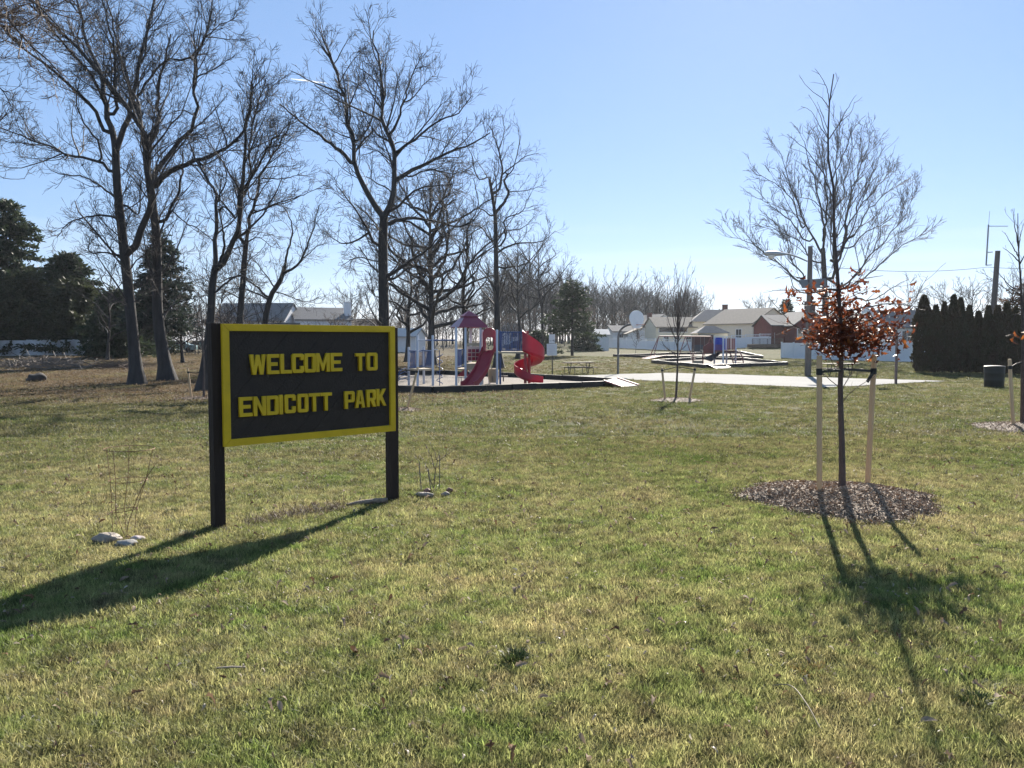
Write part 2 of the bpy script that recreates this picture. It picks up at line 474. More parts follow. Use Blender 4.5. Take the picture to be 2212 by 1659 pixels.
# ------------------------------------------------------------------ grass, fallen leaves
def tuft_mesh(seed, n, h, rad, wid, dry, shade=1.0):
    r = np.random.default_rng(seed)
    a = r.random(n) * 2 * np.pi; q = np.sqrt(r.random(n)) * rad
    base = np.stack([q * np.cos(a), q * np.sin(a), np.full(n, -.004)], 1)
    lean = r.random(n) * 2 * np.pi; tilt = r.uniform(.08, 1.0, n)
    hh = h * r.uniform(.45, 1.25, n)
    d = np.stack([np.cos(lean) * np.sin(tilt), np.sin(lean) * np.sin(tilt), np.cos(tilt)], 1)
    d2 = d + np.stack([np.cos(lean) * .35, np.sin(lean) * .35, -np.full(n, .15)], 1)
    d2 /= np.linalg.norm(d2, axis=1)[:, None]
    face = lean + np.pi / 2 + r.normal(0, .6, n)
    w = np.stack([np.cos(face), np.sin(face), np.zeros(n)], 1) * (wid * r.uniform(.6, 1.3, n))[:, None]
    p1 = base + d * (hh * .55)[:, None]; p2 = p1 + d2 * (hh * .5)[:, None]
    V = np.stack([base - w, base + w, p1 - w * .8, p1 + w * .8, p2], 1).reshape(-1, 3)
    o = np.arange(n)[:, None] * 5
    # triangles only (3 per blade)
    F = np.concatenate([o + np.array([[0, 1, 3]]), o + np.array([[0, 3, 2]]), o + np.array([[2, 3, 4]])], 0)
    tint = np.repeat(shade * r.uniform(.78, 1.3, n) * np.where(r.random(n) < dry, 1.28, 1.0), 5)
    return fast_mesh('grass_tuft', V, F, BLADE, smooth=False, attr={'tint': tint})
BLADE = turf_material('grass_blade', True)
def lawn_points(n, d0, d1, power, side=.80, excl=True):
    u = RNG.random(n); e = 2 - power
    d = (d0 ** e + u * (d1 ** e - d0 ** e)) ** (1 / e)
    x = (RNG.random(n) * 2 - 1) * (side * d + 2.2)
    keep = np.ones(n, bool)
    if excl:
        for poly in (COURT, PLAY1, PLAY2): keep &= ~in_poly(x, d, poly)
        for c, r, h in MULCH: keep &= ((x - c.x) ** 2 + (d - c.y) ** 2) > (r * .93) ** 2
    x, d = x[keep], d[keep]
    return np.stack([x, d, gz(x, d)], 1)
tufts = [tuft_mesh(s, 58, .035, .085, .0016, .2, 2.15) for s in range(7)] + [tuft_mesh(9, 40, .050, .07, .0016, .4, 2.1), tuft_mesh(12, 70, .050, .05, .0018, .0, 1.0)]  # nearest blades coloured brighter to offset their own self-shadowing
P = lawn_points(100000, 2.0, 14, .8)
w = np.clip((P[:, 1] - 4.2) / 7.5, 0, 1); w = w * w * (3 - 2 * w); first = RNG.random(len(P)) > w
tufts2 = [tuft_mesh(40 + s, 58, .035, .085, .0018, .2, 1.5) for s in range(6)] + [tuft_mesh(49, 70, .050, .05, .0018, .0, .8)]  # same grass with a weaker brightening in its colour, blended in further off
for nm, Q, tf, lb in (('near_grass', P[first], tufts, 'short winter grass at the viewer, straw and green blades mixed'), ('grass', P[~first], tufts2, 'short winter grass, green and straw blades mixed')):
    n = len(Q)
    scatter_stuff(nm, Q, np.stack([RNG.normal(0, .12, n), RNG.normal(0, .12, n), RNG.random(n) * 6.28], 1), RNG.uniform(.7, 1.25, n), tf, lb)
coarse = [tuft_mesh(20 + s, 40, .045, .17, .0040, .3, .95) for s in range(5)] + [tuft_mesh(31, 50, .06, .10, .0045, .1, .6)]
P = lawn_points(70000, 11, 95, 1.45)
n = len(P)
scatter_stuff('far_grass', P, np.stack([RNG.normal(0, .1, n), RNG.normal(0, .1, n), RNG.random(n) * 6.28], 1),
              RNG.uniform(.8, 1.3, n) * np.clip(.75 + P[:, 1] / 60, .8, 1.5), coarse, 'grass further across the park lawn')
# fallen leaves and bits of straw
def leaf_outline(kind, r):
    if kind == 0:   # oak lobes
        half = [(0, .0), (.05, .10), (.20, .22), (.10, .33), (.30, .48), (.14, .60), (.24, .76), (.08, .86), (0, 1.0)]
    else:
        half = [(0, 0), (.16, .2), (.24, .45), (.18, .7), (0, 1.0)]
    return half
def leaf_mesh(name, kind, size, curl, m, seed):
    r = random.Random(seed); half = leaf_outline(kind, r); V, Fc = [], []
    for i, (w, t) in enumerate(half):
        bend = math.sin(t * 2.2) * curl * size
        for sx in (-1, 0, 1):
            V.append(((w * sx) * size * .8, (t - .4) * size, bend + abs(sx) * w * size * curl * 1.4 * r.uniform(.5, 1.2)))
    for i in range(len(half) - 1):
        k = i * 3
        Fc += [(k, k + 1, k + 4, k + 3), (k + 1, k + 2, k + 5, k + 4)]
    me = bpy.data.meshes.new(name); me.from_pydata(V, [], Fc); me.materials.append(m); me.shade_smooth(); return me
def leaf_mat(name, cols, trans=.35, rough=.45):
    m = bpy.data.materials.new(name); t, b, L = nodes_of(m)
    oi = t.nodes.new('ShaderNodeObjectInfo')
    r = t.nodes.new('ShaderNodeValToRGB')
    while len(r.color_ramp.elements) < len(cols): r.color_ramp.elements.new(.5)
    for i, c in enumerate(cols):
        r.color_ramp.elements[i].position = i / (len(cols) - 1); r.color_ramp.elements[i].color = (*c, 1)
    L(oi.outputs['Random'], r.inputs['Fac']); L(r.outputs[0], b.inputs['Base Color']); b.inputs['Roughness'].default_value = rough; b.inputs['Specular IOR Level'].default_value = .3
    tr = t.nodes.new('ShaderNodeBsdfTranslucent'); L(r.outputs[0], tr.inputs['Color'])
    ms = t.nodes.new('ShaderNodeMixShader'); ms.inputs[0].default_value = trans
    L(b.outputs[0], ms.inputs[1]); L(tr.outputs[0], ms.inputs[2]); L(ms.outputs[0], t.nodes['Material Output'].inputs['Surface'])
    return m
FALLEN = leaf_mat('fallen_leaf', [(.07, .04, .025), (.15, .09, .052), (.24, .175, .12), (.31, .24, .18), (.19, .10, .046)], .25, .8)
fl = [leaf_mesh('fallen_leaf', k % 2, .048 + .010 * k, .35 + .2 * (k % 3), FALLEN, k) for k in range(4)]
P = np.concatenate([lawn_points(1700, 2.4, 14, 0.9), lawn_points(2600, 9, 46, 1.2), lawn_points(260, 3.5, 8, 1)], 0)
clump = lawn_points(520, 3.5, 34, 1.1)
P = np.concatenate([P] + [clump + np.stack([RNG.normal(0, .12, len(clump)), RNG.normal(0, .12, len(clump)), np.zeros(len(clump))], 1) for _ in range(3)], 0)
n = len(P); P[:, 2] = gz(P[:, 0], P[:, 1]) + .020
scatter_stuff('fallen_leaves', P, np.stack([RNG.normal(0, .6, n), RNG.normal(0, .6, n), RNG.random(n) * 6.28], 1), RNG.uniform(.4, 1.0, n), fl,
              'dry curled brown leaves scattered over the lawn')
# scraps of leaf and stem, coloured whitish to stand for sun glints, thicker in drifts
GLINT = leaf_mat('glint_scrap', [(.40, .34, .26), (.30, .23, .16), (.52, .46, .38), (.18, .12, .08)], .35, .35)
bl = [leaf_mesh('glint_scrap', k % 2, .022 + .006 * k, .5, GLINT, 80 + k) for k in range(3)]
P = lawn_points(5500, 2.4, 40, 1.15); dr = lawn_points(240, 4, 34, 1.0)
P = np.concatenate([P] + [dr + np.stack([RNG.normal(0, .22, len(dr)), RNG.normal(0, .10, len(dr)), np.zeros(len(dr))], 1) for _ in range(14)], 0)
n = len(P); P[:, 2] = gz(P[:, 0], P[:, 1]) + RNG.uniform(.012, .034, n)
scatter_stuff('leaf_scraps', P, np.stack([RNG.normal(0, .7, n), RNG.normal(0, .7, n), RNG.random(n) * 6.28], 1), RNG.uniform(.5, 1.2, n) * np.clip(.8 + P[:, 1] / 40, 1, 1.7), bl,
              'scraps of leaf and straw coloured pale as glints in the lawn')
# leaf litter under the big trees on the left
u = RNG.random(9000); d = 24 + 34 * u; x = -.70 * d + RNG.random(9000) * .72 * d
P = np.stack([x, d, gz(x, d) + .02], 1); P = P[~in_poly(x, d, PLAY1)]; n = len(P)
scatter_stuff('leaf_litter', P, np.stack([RNG.normal(0, .4, n), RNG.normal(0, .4, n), RNG.random(n) * 6.28], 1), RNG.uniform(.8, 1.8, n), fl,
              'brown leaf litter lying under the tall bare trees')

# ------------------------------------------------------------------ court and play surfaces
sheet('basketball_court', COURT, .03, mat('asphalt_pale', (.275, .268, .255), .95, .16, .9, .25, 40, spec=.15, stretch=(.5, 2.2, 1)), 'pale worn asphalt basketball court', 1.5)
CHIPS = mat('wood_chips', (.12, .096, .076), .9, .5, 16, .9, 30)
sheet('play_surface', PLAY1, .035, CHIPS, 'grey brown wood chips under the tower play structure', 1.5)
sheet('play_surface', PLAY2, .035, CHIPS, 'wood chips under the far play structure with the blue hood', 2.5)
sheet('play_surface', PLAY3, .035, CHIPS, 'wood chips under the swing frame', 2.5)

# ------------------------------------------------------------------ bare trees
def norm(a): return a / (np.linalg.norm(a, axis=-1, keepdims=True) + 1e-9)
def smooth_line(pts, K):
    P = np.array([tuple(p) for p in pts], float)
    if len(P) == 2: P = np.stack([P[0], (P[0] + P[1]) / 2, P[1]])
    s = np.concatenate([[0], np.cumsum(np.linalg.norm(np.diff(P, axis=0), axis=1))])
    t = np.linspace(0, s[-1], K)
    # Catmull-Rom through the points
    m = np.gradient(P, s, axis=0)
    i = np.clip(np.searchsorted(s, t, 'right') - 1, 0, len(P) - 2)
    h = (s[i + 1] - s[i])[:, None]; w = ((t - s[i]) / (s[i + 1] - s[i]))[:, None]
    return (2 * w**3 - 3 * w**2 + 1) * P[i] + (w**3 - 2 * w**2 + w) * h * m[i] + (-2 * w**3 + 3 * w**2) * P[i + 1] + (w**3 - w**2) * h * m[i + 1]
def tube_arrays(P, R, S):
    N, K, _ = P.shape
    T = norm(np.gradient(P, axis=1))
    d = norm(P[:, -1] - P[:, 0])
    ref = np.where((np.abs(d[:, 2]) > .75)[:, None], np.array([[1., 0, 0]]), np.array([[0, 0, 1.]]))[:, None, :]
    u = norm(np.cross(T, np.broadcast_to(ref, T.shape))); v = np.cross(T, u)
    a = np.arange(S) * 2 * np.pi / S
    V = P[:, :, None] + R[:, :, None, None] * (u[:, :, None] * np.cos(a)[None, None, :, None] + v[:, :, None] * np.sin(a)[None, None, :, None])
    k = np.arange(N * K * S).reshape(N, K, S)
    A = k[:, :-1]; B = k[:, 1:]
    Q = np.stack([A, np.roll(A, -1, 2), np.roll(B, -1, 2), B], -1).reshape(-1, 4)
    return V.reshape(-1, 3), Q
def merge(parts):
    V, Q, o = [], [], 0
    for v, q in parts:
        V.append(v); Q.append(q + o); o += len(v)
    return np.concatenate(V), np.concatenate(Q)
def grow(P, R, rng, dens, t0, lmul, lmin, lmax, ang, wig, trop, K, rk, rmin, drop=.6, back=0.0):
    N, Kp, _ = P.shape
    Ln = np.linalg.norm(np.diff(P, axis=1), axis=2).sum(1)
    cnt = np.floor(dens * Ln * (1 - t0) + rng.random(N)).astype(int)
    idx = np.repeat(np.arange(N), cnt); M = len(idx)
    t = t0 + (1 - t0) * rng.random(M) ** .85
    f = t * (Kp - 1); i = np.clip(f.astype(int), 0, Kp - 2); w = (f - i)[:, None]
    pos = P[idx, i] * (1 - w) + P[idx, i + 1] * w
    rad = R[idx, i] * (1 - w[:, 0]) + R[idx, i + 1] * w[:, 0]
    tan = norm(P[idx, i + 1] - P[idx, i])
    rv = rng.normal(size=(M, 3)); perp = norm(rv - (rv * tan).sum(1, keepdims=True) * tan)
    a = rng.uniform(ang[0], ang[1], M)[:, None]
    d = tan * np.cos(a) + perp * np.sin(a)
    ln = np.clip(lmul * Ln[idx] * (1 - drop * t) * rng.uniform(.45, 1.25, M), lmin, lmax)
    r0 = np.maximum(np.minimum(rad * .72, rk * ln), rmin)
    C = np.empty((M, K, 3)); C[:, 0] = pos
    up = np.array([[0, 0, 1.0]])
    for k in range(1, K):
        d = norm(d + rng.normal(size=(M, 3)) * wig + up * trop)
        C[:, k] = C[:, k - 1] + d * (ln / (K - 1))[:, None]
    RR = r0[:, None] * np.linspace(1, .35, K)[None]
    return C, np.maximum(RR, rmin * .7)
BARK = mat('bark', (.045, .041, .040), .85, .35, 5, 1.0, 22, stretch=(1, 1, .25), spec=.3)
TWIG = mat('twig', (.058, .050, .048), .75, .25, 2, spec=.3)
TWIG_PALE = mat('twig_pale', (.085, .070, .063), .75, .25, 2, spec=.3)
TWIG_RED = mat('twig_brown', (.13, .088, .062), .75, .25, 2, spec=.3)
def tree_from_limbs(name, label, base, limbs, seed, levels, group=None, cat='tree', twig=TWIG, flare=.8, bark=BARK, sides=9):
    """limbs: (list of points, start radius, end radius). levels: grow() keywords per order.  trunk = limbs, crown = all finer wood"""
    rng = np.random.default_rng(seed)
    K0 = 16; P0, R0 = [], []
    for j, (pts, ra, rb) in enumerate(limbs):
        c = smooth_line(pts, K0)
        if j: c[2:-1] += rng.normal(0, .006, (K0 - 3, 3)) * np.linalg.norm(c[-1] - c[0])
        r = ra + (rb - ra) * np.linspace(0, 1, K0) ** .8
        if j == 0:
            h = c[:, 2] - c[0, 2]; r = r * (1 + flare * np.exp(-h / (ra * 1.6)))
            c[0, 2] -= .15
        P0.append(c); R0.append(r)
    P0, R0 = np.stack(P0), np.stack(R0)
    if limbs and flare:   # finer rings low down on the trunk so the flare has a shape
        c = smooth_line(limbs[0][0], 60)[:12]; h = c[:, 2] - c[0, 2]
    t = thing(name, label, cat, base, group)
    o = np.array(tuple(base))
    v, q = tube_arrays(P0, R0, sides)
    link('trunk', fast_mesh('trunk', v - o, q, bark), t)
    parts = []; P, R = P0, R0; prev = [(P0, R0)]
    for li, lv in enumerate(levels):
        lv = dict(lv); src = lv.pop('src', 1); S = lv.pop('S', 3 if li else 5)
        ps = prev[-src:]
        news = []
        for (a, b) in ps:
            if len(a) == 0: continue
            C, RR = grow(a, b, rng, **lv)
            if len(C):
                parts.append(tube_arrays(C, RR, S)); news.append((C, RR))
        if news: prev.append((np.concatenate([n[0] for n in news]), np.concatenate([n[1] for n in news])))
    if parts:
        v, q = merge(parts)
        link('crown', fast_mesh('crown', v - o, q, twig, smooth=False), t)
    return t
# orders of branching for the big park trees
BIG = [dict(dens=2.1, t0=.2, lmul=.42, lmin=.8, lmax=3.8, ang=(.45, 1.0), wig=.15, trop=.09, K=7, rk=.016, rmin=.014, S=4),
       dict(dens=2.4, t0=.12, lmul=.52, lmin=.6, lmax=2.0, ang=(.4, 1.0), wig=.16, trop=.08, K=5, rk=.011, rmin=.0095, S=3, src=2),
       dict(dens=4.0, t0=.08, lmul=.55, lmin=.45, lmax=1.3, ang=(.35, .95), wig=.16, trop=.06, K=4, rk=.011, rmin=.0085),
       dict(dens=6.4, t0=.1, lmul=.6, lmin=.28, lmax=.7, ang=(.35, .9), wig=.2, trop=.04, K=2, rk=.009, rmin=.0078)]
def px_limbs(spec, d, seed, conv, base_px, depth=.55):
    """trace limbs seen in the photograph onto a tree standing at distance d; every limb also runs towards or away from the viewer"""
    rnd = random.Random(seed); out = []; seen = []
    for k, (pts, ra, rb) in enumerate(spec):
        pp = [conv(*p) if conv else p for p in pts]
        slope = 0 if k == 0 else rnd.choice((-1, 1)) * rnd.uniform(.15, depth)
        off0 = 0.0
        if k:   # start on the wood it grows from, at that wood's own depth
            n = min(seen, key=lambda s: (s[0] - pp[0][0]) ** 2 + (s[1] - pp[0][1]) ** 2)
            off0 = n[2]; gap = math.hypot(n[0] - pp[0][0], n[1] - pp[0][1])
            if 1.5 < gap < 60: pp = [(n[0], n[1])] + pp
        s = 0; last = pt(*pp[0], d); q = []; offs = []
        for a in pp:
            w = pt(*a, d); s += (w - last).length; last = w
            o = off0 + slope * s; offs.append(o); q.append(pt(*a, d + o))
        for a in range(len(pp) - 1):
            for f in (0, .1, .2, .3, .4, .5, .6, .7, .8, .9):
                seen.append((pp[a][0] + (pp[a + 1][0] - pp[a][0]) * f, pp[a][1] + (pp[a + 1][1] - pp[a][1]) * f, offs[a] + (offs[a + 1] - offs[a]) * f))
        out.append((q, ra * (1.0 if k == 0 else .78), rb * .8))
    return out
def big_tree(label, d, base, spec, seed, conv, levels=BIG, name='bare_tree', twig=TWIG, depth=.55):
    b = gp(base, d)
    lim = px_limbs(spec, d, seed, conv, base, depth)
    lim[0][0].insert(0, b)
    return tree_from_limbs(name, label, b, lim, seed, levels, twig=twig)
def thin(levels, k):
    return [dict(l, dens=l['dens'] * k) for l in levels]
I1 = [([(690, 1659), (672, 1480), (655, 1330), (630, 1100), (615, 950), (610, 790)], .28, .20),
      ([(610, 790), (572, 640), (540, 440), (480, 250), (430, 100), (380, -60)], .20, .05),
      ([(610, 790), (650, 690), (690, 580), (705, 480), (740, 300), (800, 60), (830, -80)], .18, .05),
      ([(680, 1340), (740, 1200), (790, 1090), (800, 1020), (770, 850), (760, 720), (700, 600), (620, 500), (540, 400), (400, 250), (150, 20)], .22, .05),
      ([(605, 910), (530, 855), (430, 832), (300, 790), (220, 755), (40, 690), (-60, 670)], .10, .025),
      ([(604, 1035), (510, 965), (420, 925), (330, 920), (260, 890)], .07, .015),
      ([(618, 1148), (545, 1135), (450, 1145), (370, 1170), (300, 1250)], .075, .015),
      ([(640, 1345), (560, 1330), (470, 1325), (470, 1260)], .06, .02),
      ([(645, 1385), (590, 1340), (535, 1290)], .05, .015),
      ([(575, 700), (480, 560), (400, 480), (250, 350), (120, 250), (0, 130)], .12, .04),
      ([(525, 850), (520, 760), (440, 640), (400, 540), (430, 400)], .07, .02),
      ([(560, 560), (470, 380), (330, 230), (230, 80), (170, -40)], .10, .03),
      ([(600, 600), (605, 450), (600, 260), (560, 90), (540, -40)], .11, .03),
      ([(655, 1080), (720, 1130), (740, 1000), (750, 930)], .07, .02)]
big_tree('tallest bare tree at the left, its trunk forking low beside the dark spruce', 36.5, 297, I1, 11, c7)
I2 = [([(830, 1640), (828, 1400), (822, 1220), (800, 1050), (790, 980), (775, 880), (768, 800)], .31, .20),
      ([(768, 800), (800, 740), (832, 650), (830, 470), (870, 320), (900, 180)], .15, .04),
      ([(768, 800), (740, 690), (720, 560), (690, 500), (640, 330), (600, 130), (560, 0)], .15, .04),
      ([(800, 985), (900, 900), (1000, 850), (1150, 800), (1260, 725), (1300, 640), (1320, 560)], .20, .04),
      ([(815, 960), (880, 810), (970, 720), (1030, 610), (1020, 420), (1060, 250), (1110, 60)], .17, .04),
      ([(855, 1165), (905, 1085), (950, 985), (962, 880), (960, 800)], .12, .04),
      ([(830, 900), (825, 870), (880, 780), (1000, 720)], .05, .02),
      ([(1020, 600), (970, 580), (880, 600)], .05, .02), ([(730, 500), (860, 330), (1000, 300), (1100, 180), (1240, 90)], .09, .02),
      ([(900, 1110), (960, 1160), (1080, 1230), (1150, 1300)], .05, .015),
      ([(1020, 430), (1100, 380), (1180, 330), (1240, 290)], .06, .015)]
big_tree('wide flared bare trunk just right of the tallest tree, with a long limb reaching right', 39.5, 362, I2, 12, c7)
I3 = [([(1112, 1650), (1120, 1500), (1128, 1440), (1135, 1400)], .23, .17),
      ([(1135, 1400), (1128, 1280), (1140, 1120), (1130, 1020), (1080, 930), (1040, 860), (1000, 760)], .14, .035),
      ([(1140, 1420), (1200, 1330), (1248, 1220), (1258, 1020), (1290, 850), (1300, 640), (1330, 440)], .17, .035),
      ([(1150, 1100), (1180, 1250), (1175, 1330), (1140, 1400)][::-1], .09, .03),
      ([(1170, 1090), (1240, 1150), (1140, 1030)], .06, .03), ([(1150, 1060), (1190, 960), (1170, 800)], .05, .015),
      ([(1130, 1540), (1190, 1490), (1260, 1450), (1330, 1480)], .07, .02), ([(1258, 1020), (1330, 930), (1400, 800), (1480, 690), (1530, 640)], .09, .02)]
big_tree('slender bare tree with a curved double stem standing behind the left sign post', 33.5, 438, I3, 13, c7)
I4 = [([(1265, 1659), (1280, 1480), (1290, 1340), (1297, 1270)], .21, .16),
      ([(1297, 1270), (1330, 1120), (1360, 980), (1400, 880), (1460, 780), (1530, 650)], .13, .03),
      ([(1290, 1290), (1255, 1190), (1270, 1050), (1320, 930), (1320, 760), (1350, 560), (1400, 420)], .13, .03),
      ([(1340, 1110), (1440, 1075), (1560, 1040), (1690, 990)], .06, .015), ([(1330, 1050), (1310, 900), (1290, 780)], .06, .015),
      ([(1380, 940), (1500, 940), (1620, 900)], .05, .012), ([(1290, 1280), (1360, 1250), (1430, 1300)], .05, .015)]
big_tree('bare tree splitting into two tall stems directly above the left half of the sign', 42, 522, I4, 14, c7)
I5 = [([(1408, 1625), (1430, 1550), (1480, 1470), (1500, 1400)], .22, .15),
      ([(1500, 1400), (1520, 1300), (1540, 1200), (1500, 1100), (1460, 1060)], .10, .02),
      ([(1490, 1440), (1560, 1400), (1620, 1290), (1650, 1200), (1680, 1080)], .11, .025),
      ([(1425, 1560), (1350, 1510), (1260, 1455), (1150, 1490)], .09, .03), ([(1420, 1580), (1340, 1540), (1250, 1520), (1140, 1545)], .07, .02),
      ([(1450, 1520), (1380, 1420), (1320, 1350)], .06, .02), ([(1590, 1350), (1680, 1290), (1760, 1270)], .05, .012),
      ([(1440, 1540), (1520, 1560), (1620, 1590), (1690, 1560)], .05, .012)]
big_tree('low leaning bare tree with spreading limbs above the middle of the sign', 46, 575, I5, 15, c7)
I6 = [([(530, 1590), (527, 1400), (525, 1250), (527, 1120), (530, 1060)], .29, .24),
      ([(520, 1060), (480, 990), (430, 920), (392, 810), (380, 690), (348, 540), (330, 440), (270, 300), (230, 190)], .19, .04),
      ([(535, 1060), (572, 950), (580, 850), (566, 690), (512, 540), (518, 400), (490, 240), (480, 150)], .19, .035),
      ([(388, 800), (330, 750), (280, 715), (180, 635), (100, 580), (20, 510)], .13, .035),
      ([(566, 650), (600, 580), (632, 480), (680, 340), (720, 260)], .09, .02),
      ([(582, 750), (680, 680), (790, 600), (900, 545), (960, 470)], .10, .02),
      ([(578, 890), (640, 850), (740, 800), (850, 745), (980, 700), (1050, 650)], .14, .03),
      ([(640, 860), (760, 830), (860, 850), (960, 830)], .06, .015),
      ([(545, 1100), (600, 1075), (690, 1068), (790, 1085), (900, 1105), (975, 1075)], .13, .03),
      ([(560, 1030), (640, 970), (700, 920), (780, 910), (860, 900)], .09, .02),
      ([(505, 1200), (450, 1120), (400, 1040), (340, 960), (290, 900)], .10, .02),
      ([(440, 1150), (390, 1180), (320, 1190), (240, 1130)], .07, .015),
      ([(550, 1350), (640, 1290), (740, 1225), (800, 1160)], .13, .03), ([(555, 1360), (660, 1310), (780, 1300)], .08, .03),
      ([(500, 1280), (400, 1260), (320, 1300)], .05, .012), ([(385, 690), (300, 650), (200, 600)], .05, .012),
      ([(345, 540), (400, 430), (410, 300)], .06, .012), ([(575, 790), (500, 740), (430, 720)], .05, .012),
      ([(515, 520), (440, 440), (380, 400)], .05, .012), ([(630, 500), (720, 420), (770, 370)], .05, .012)]
big_tree('big spreading bare tree rising behind the right edge of the sign', 36, 826, I6, 16, c8)
I7 = [([(1087, 1660), (1085, 1500), (1080, 1300), (1078, 1150), (1074, 1050), (1060, 950), (1048, 880)], .30, .13),
      ([(1076, 1045), (1125, 985), (1140, 940), (1120, 890), (1140, 850)], .17, .08),
      ([(1065, 950), (1085, 935), (1108, 855), (1090, 730), (1050, 620)], .14, .04),
      ([(1110, 855), (1180, 800), (1240, 760), (1290, 750)], .08, .02), ([(1130, 850), (1190, 720), (1190, 620)], .07, .015),
      ([(1083, 1210), (1130, 1140), (1120, 1080), (1200, 1040), (1250, 950)], .10, .025),
      ([(1090, 1235), (1140, 1205), (1200, 1190), (1310, 1182), (1370, 1130)], .12, .02),
      ([(1070, 1180), (1000, 1110), (940, 1100)], .10, .03), ([(1095, 1308), (1172, 1306)], .09, .07),
      ([(1064, 1055), (1010, 1025), (985, 1020)], .09, .04), ([(1050, 870), (1000, 880), (960, 760), (920, 680)], .08, .02),
      ([(1120, 1140), (1200, 1120), (1270, 1060)], .07, .015), ([(1090, 740), (1120, 640), (1110, 560)], .06, .012), ([(1140, 940), (1240, 930), (1320, 900)], .06, .012)]
big_tree('tall bare tree with a broken stub limb behind the red slide', 60, 1077, I7, 17, c8, levels=thin(BIG, .75), depth=.4)
# the near weeping brown branches entering at the top left belong to a tree mostly out of frame
I8 = [([(-420, 1659), (-400, 1200), (-330, 700), (-250, 300)], .40, .22),
      ([(-300, 520), (-150, 200), (0, 70), (130, 210), (230, 300), (330, 400)], .14, .02), ([(-290, 480), (-120, 380), (0, 460), (60, 560)], .08, .015),
      ([(-280, 420), (-100, 60), (100, -20), (240, 60), (330, 190)], .12, .02), ([(-260, 380), (-160, 100), (-20, 120), (120, 230), (260, 220)], .10, .015),
      ([(-320, 700), (-160, 640), (-40, 680), (40, 700)], .07, .012), ([(-330, 800), (-140, 860), (20, 940)], .06, .012)]
big_tree('bare tree at the far left edge hanging brown twiggy branches into the sky', 30, -190, I8, 18, c7, twig=TWIG_RED, depth=.3)

# small and distant bare trees: a few kinds, then copies
def skeleton(h, spread, rng, stem=.35, n=9, style='round', r=None):
    r = r or h * .016
    lean = rng.normal(0, .04, 2)
    tr = [(0, 0, 0)] + [(lean[0] * h * t + rng.normal(0, .008 * h), lean[1] * h * t + rng.normal(0, .008 * h), h * t) for t in (.2, .4, .6, .8, .95)]
    lim = [(tr, r, r * .12)]
    for k in range(n):
        t = stem + (.8 - stem) * (k + rng.random()) / n
        a = k * 2.4 + rng.normal(0, .3)
        i = t / .2; j = min(int(i), 4); f = i - j
        p = np.array(tr[j]) * (1 - f) + np.array(tr[min(j + 1, 5)]) * f
        reach = spread * (1 - .45 * (t - stem)) * rng.uniform(.65, 1.1)
        rise = h * (1 - t) * rng.uniform(.6, .95) if style == 'vase' else h * .22 * rng.uniform(.4, 2.1)
        q = [tuple(p)]
        for s in (.35, .7, 1.0):
            c = s ** (1.0 if style == 'vase' else .9)
            q.append((p[0] + math.cos(a) * reach * c + rng.normal(0, .03 * h), p[1] + math.sin(a) * reach * c + rng.normal(0, .03 * h), p[2] + rise * s ** 1.15))
        lim.append((q, r * (.6 - .35 * t), r * .1))
    return lim
FAR = [dict(dens=1.3, t0=.2, lmul=.45, lmin=.6, lmax=4, ang=(.35, .9), wig=.13, trop=.12, K=6, rk=.02, rmin=.028, S=3),
       dict(dens=1.5, t0=.1, lmul=.5, lmin=.5, lmax=2.2, ang=(.35, .9), wig=.14, trop=.08, K=5, rk=.014, rmin=.021),
       dict(dens=1.5, t0=.1, lmul=.6, lmin=.4, lmax=1.4, ang=(.35, .9), wig=.22, trop=.04, K=3, rk=.01, rmin=.018)]
def far_proto(label, h, spread, seed, style='round', stem=.35, n=9, loc=(0, 0, 0), group=None, twig=TWIG, levels=FAR, name='bare_tree', cat='tree', r=None):
    rng = np.random.default_rng(seed)
    lim = [([Vector(p) + Vector(loc) for p in q], a, b) for q, a, b in skeleton(h, spread, rng, stem, n, style, r)]
    return tree_from_limbs(name, label, Vector(loc), lim, seed, levels, group, cat, twig, flare=.4, sides=6)
WOOD = 'bare trees of the far wood'
WL = 'bare grey brown tree in the far wood between the play slide and the houses'
spots = []
rr = random.Random(5)
for k in range(40):
    spots.append((1085 + k * 11.2 + rr.uniform(-7, 7), rr.uniform(150, 215), rr.uniform(.72, 1.0)))
for k in range(72):
    spots.append((1075 + k * 6.0 + rr.uniform(-7, 7), rr.uniform(185, 250), rr.uniform(.85, 1.1)))
for k in range(20):
    spots.append((862 + k * 11.5 + rr.uniform(-6, 6), rr.uniform(135, 190), rr.uniform(.5, .72)))
for k in range(16):
    spots.append((1515 + k * 13 + rr.uniform(-8, 8), 330 + rr.uniform(-60, 120), rr.uniform(.62, .85)))
protos = []
for k, (px, d, s) in enumerate(spots):
    if px > 1305: d = 185 + (d - 135) * .55; s *= 1.06
    b = gp(px, d)
    # the wood stands lower towards the right, as its skyline does
    s *= .95 - .30 * max(0, px - 1085) / 450
    if k < 6:
        protos.append(far_proto(WL, 17.5 + (k % 3) * 1.2, 5.0 + (k % 2), 100 + k, 'round' if k % 2 else 'vase', .3, 10, b, WOOD, TWIG if k % 3 else TWIG_PALE))
    else:
        c = copy_thing(protos[k % 6], b, rr.uniform(0, 6.28), s)
        if px > 1512 and d > 230: c['label'] = 'faint bare tree beyond the roofs of the houses'; c['group'] = 'faint bare trees beyond the houses'
        if px < 1075: c['label'] = 'low bare tree in the distance behind the near play structure'; c['group'] = 'distant bare trees behind the near play structure'
SCRUB = 'low bare scrub along the far edge of the park'
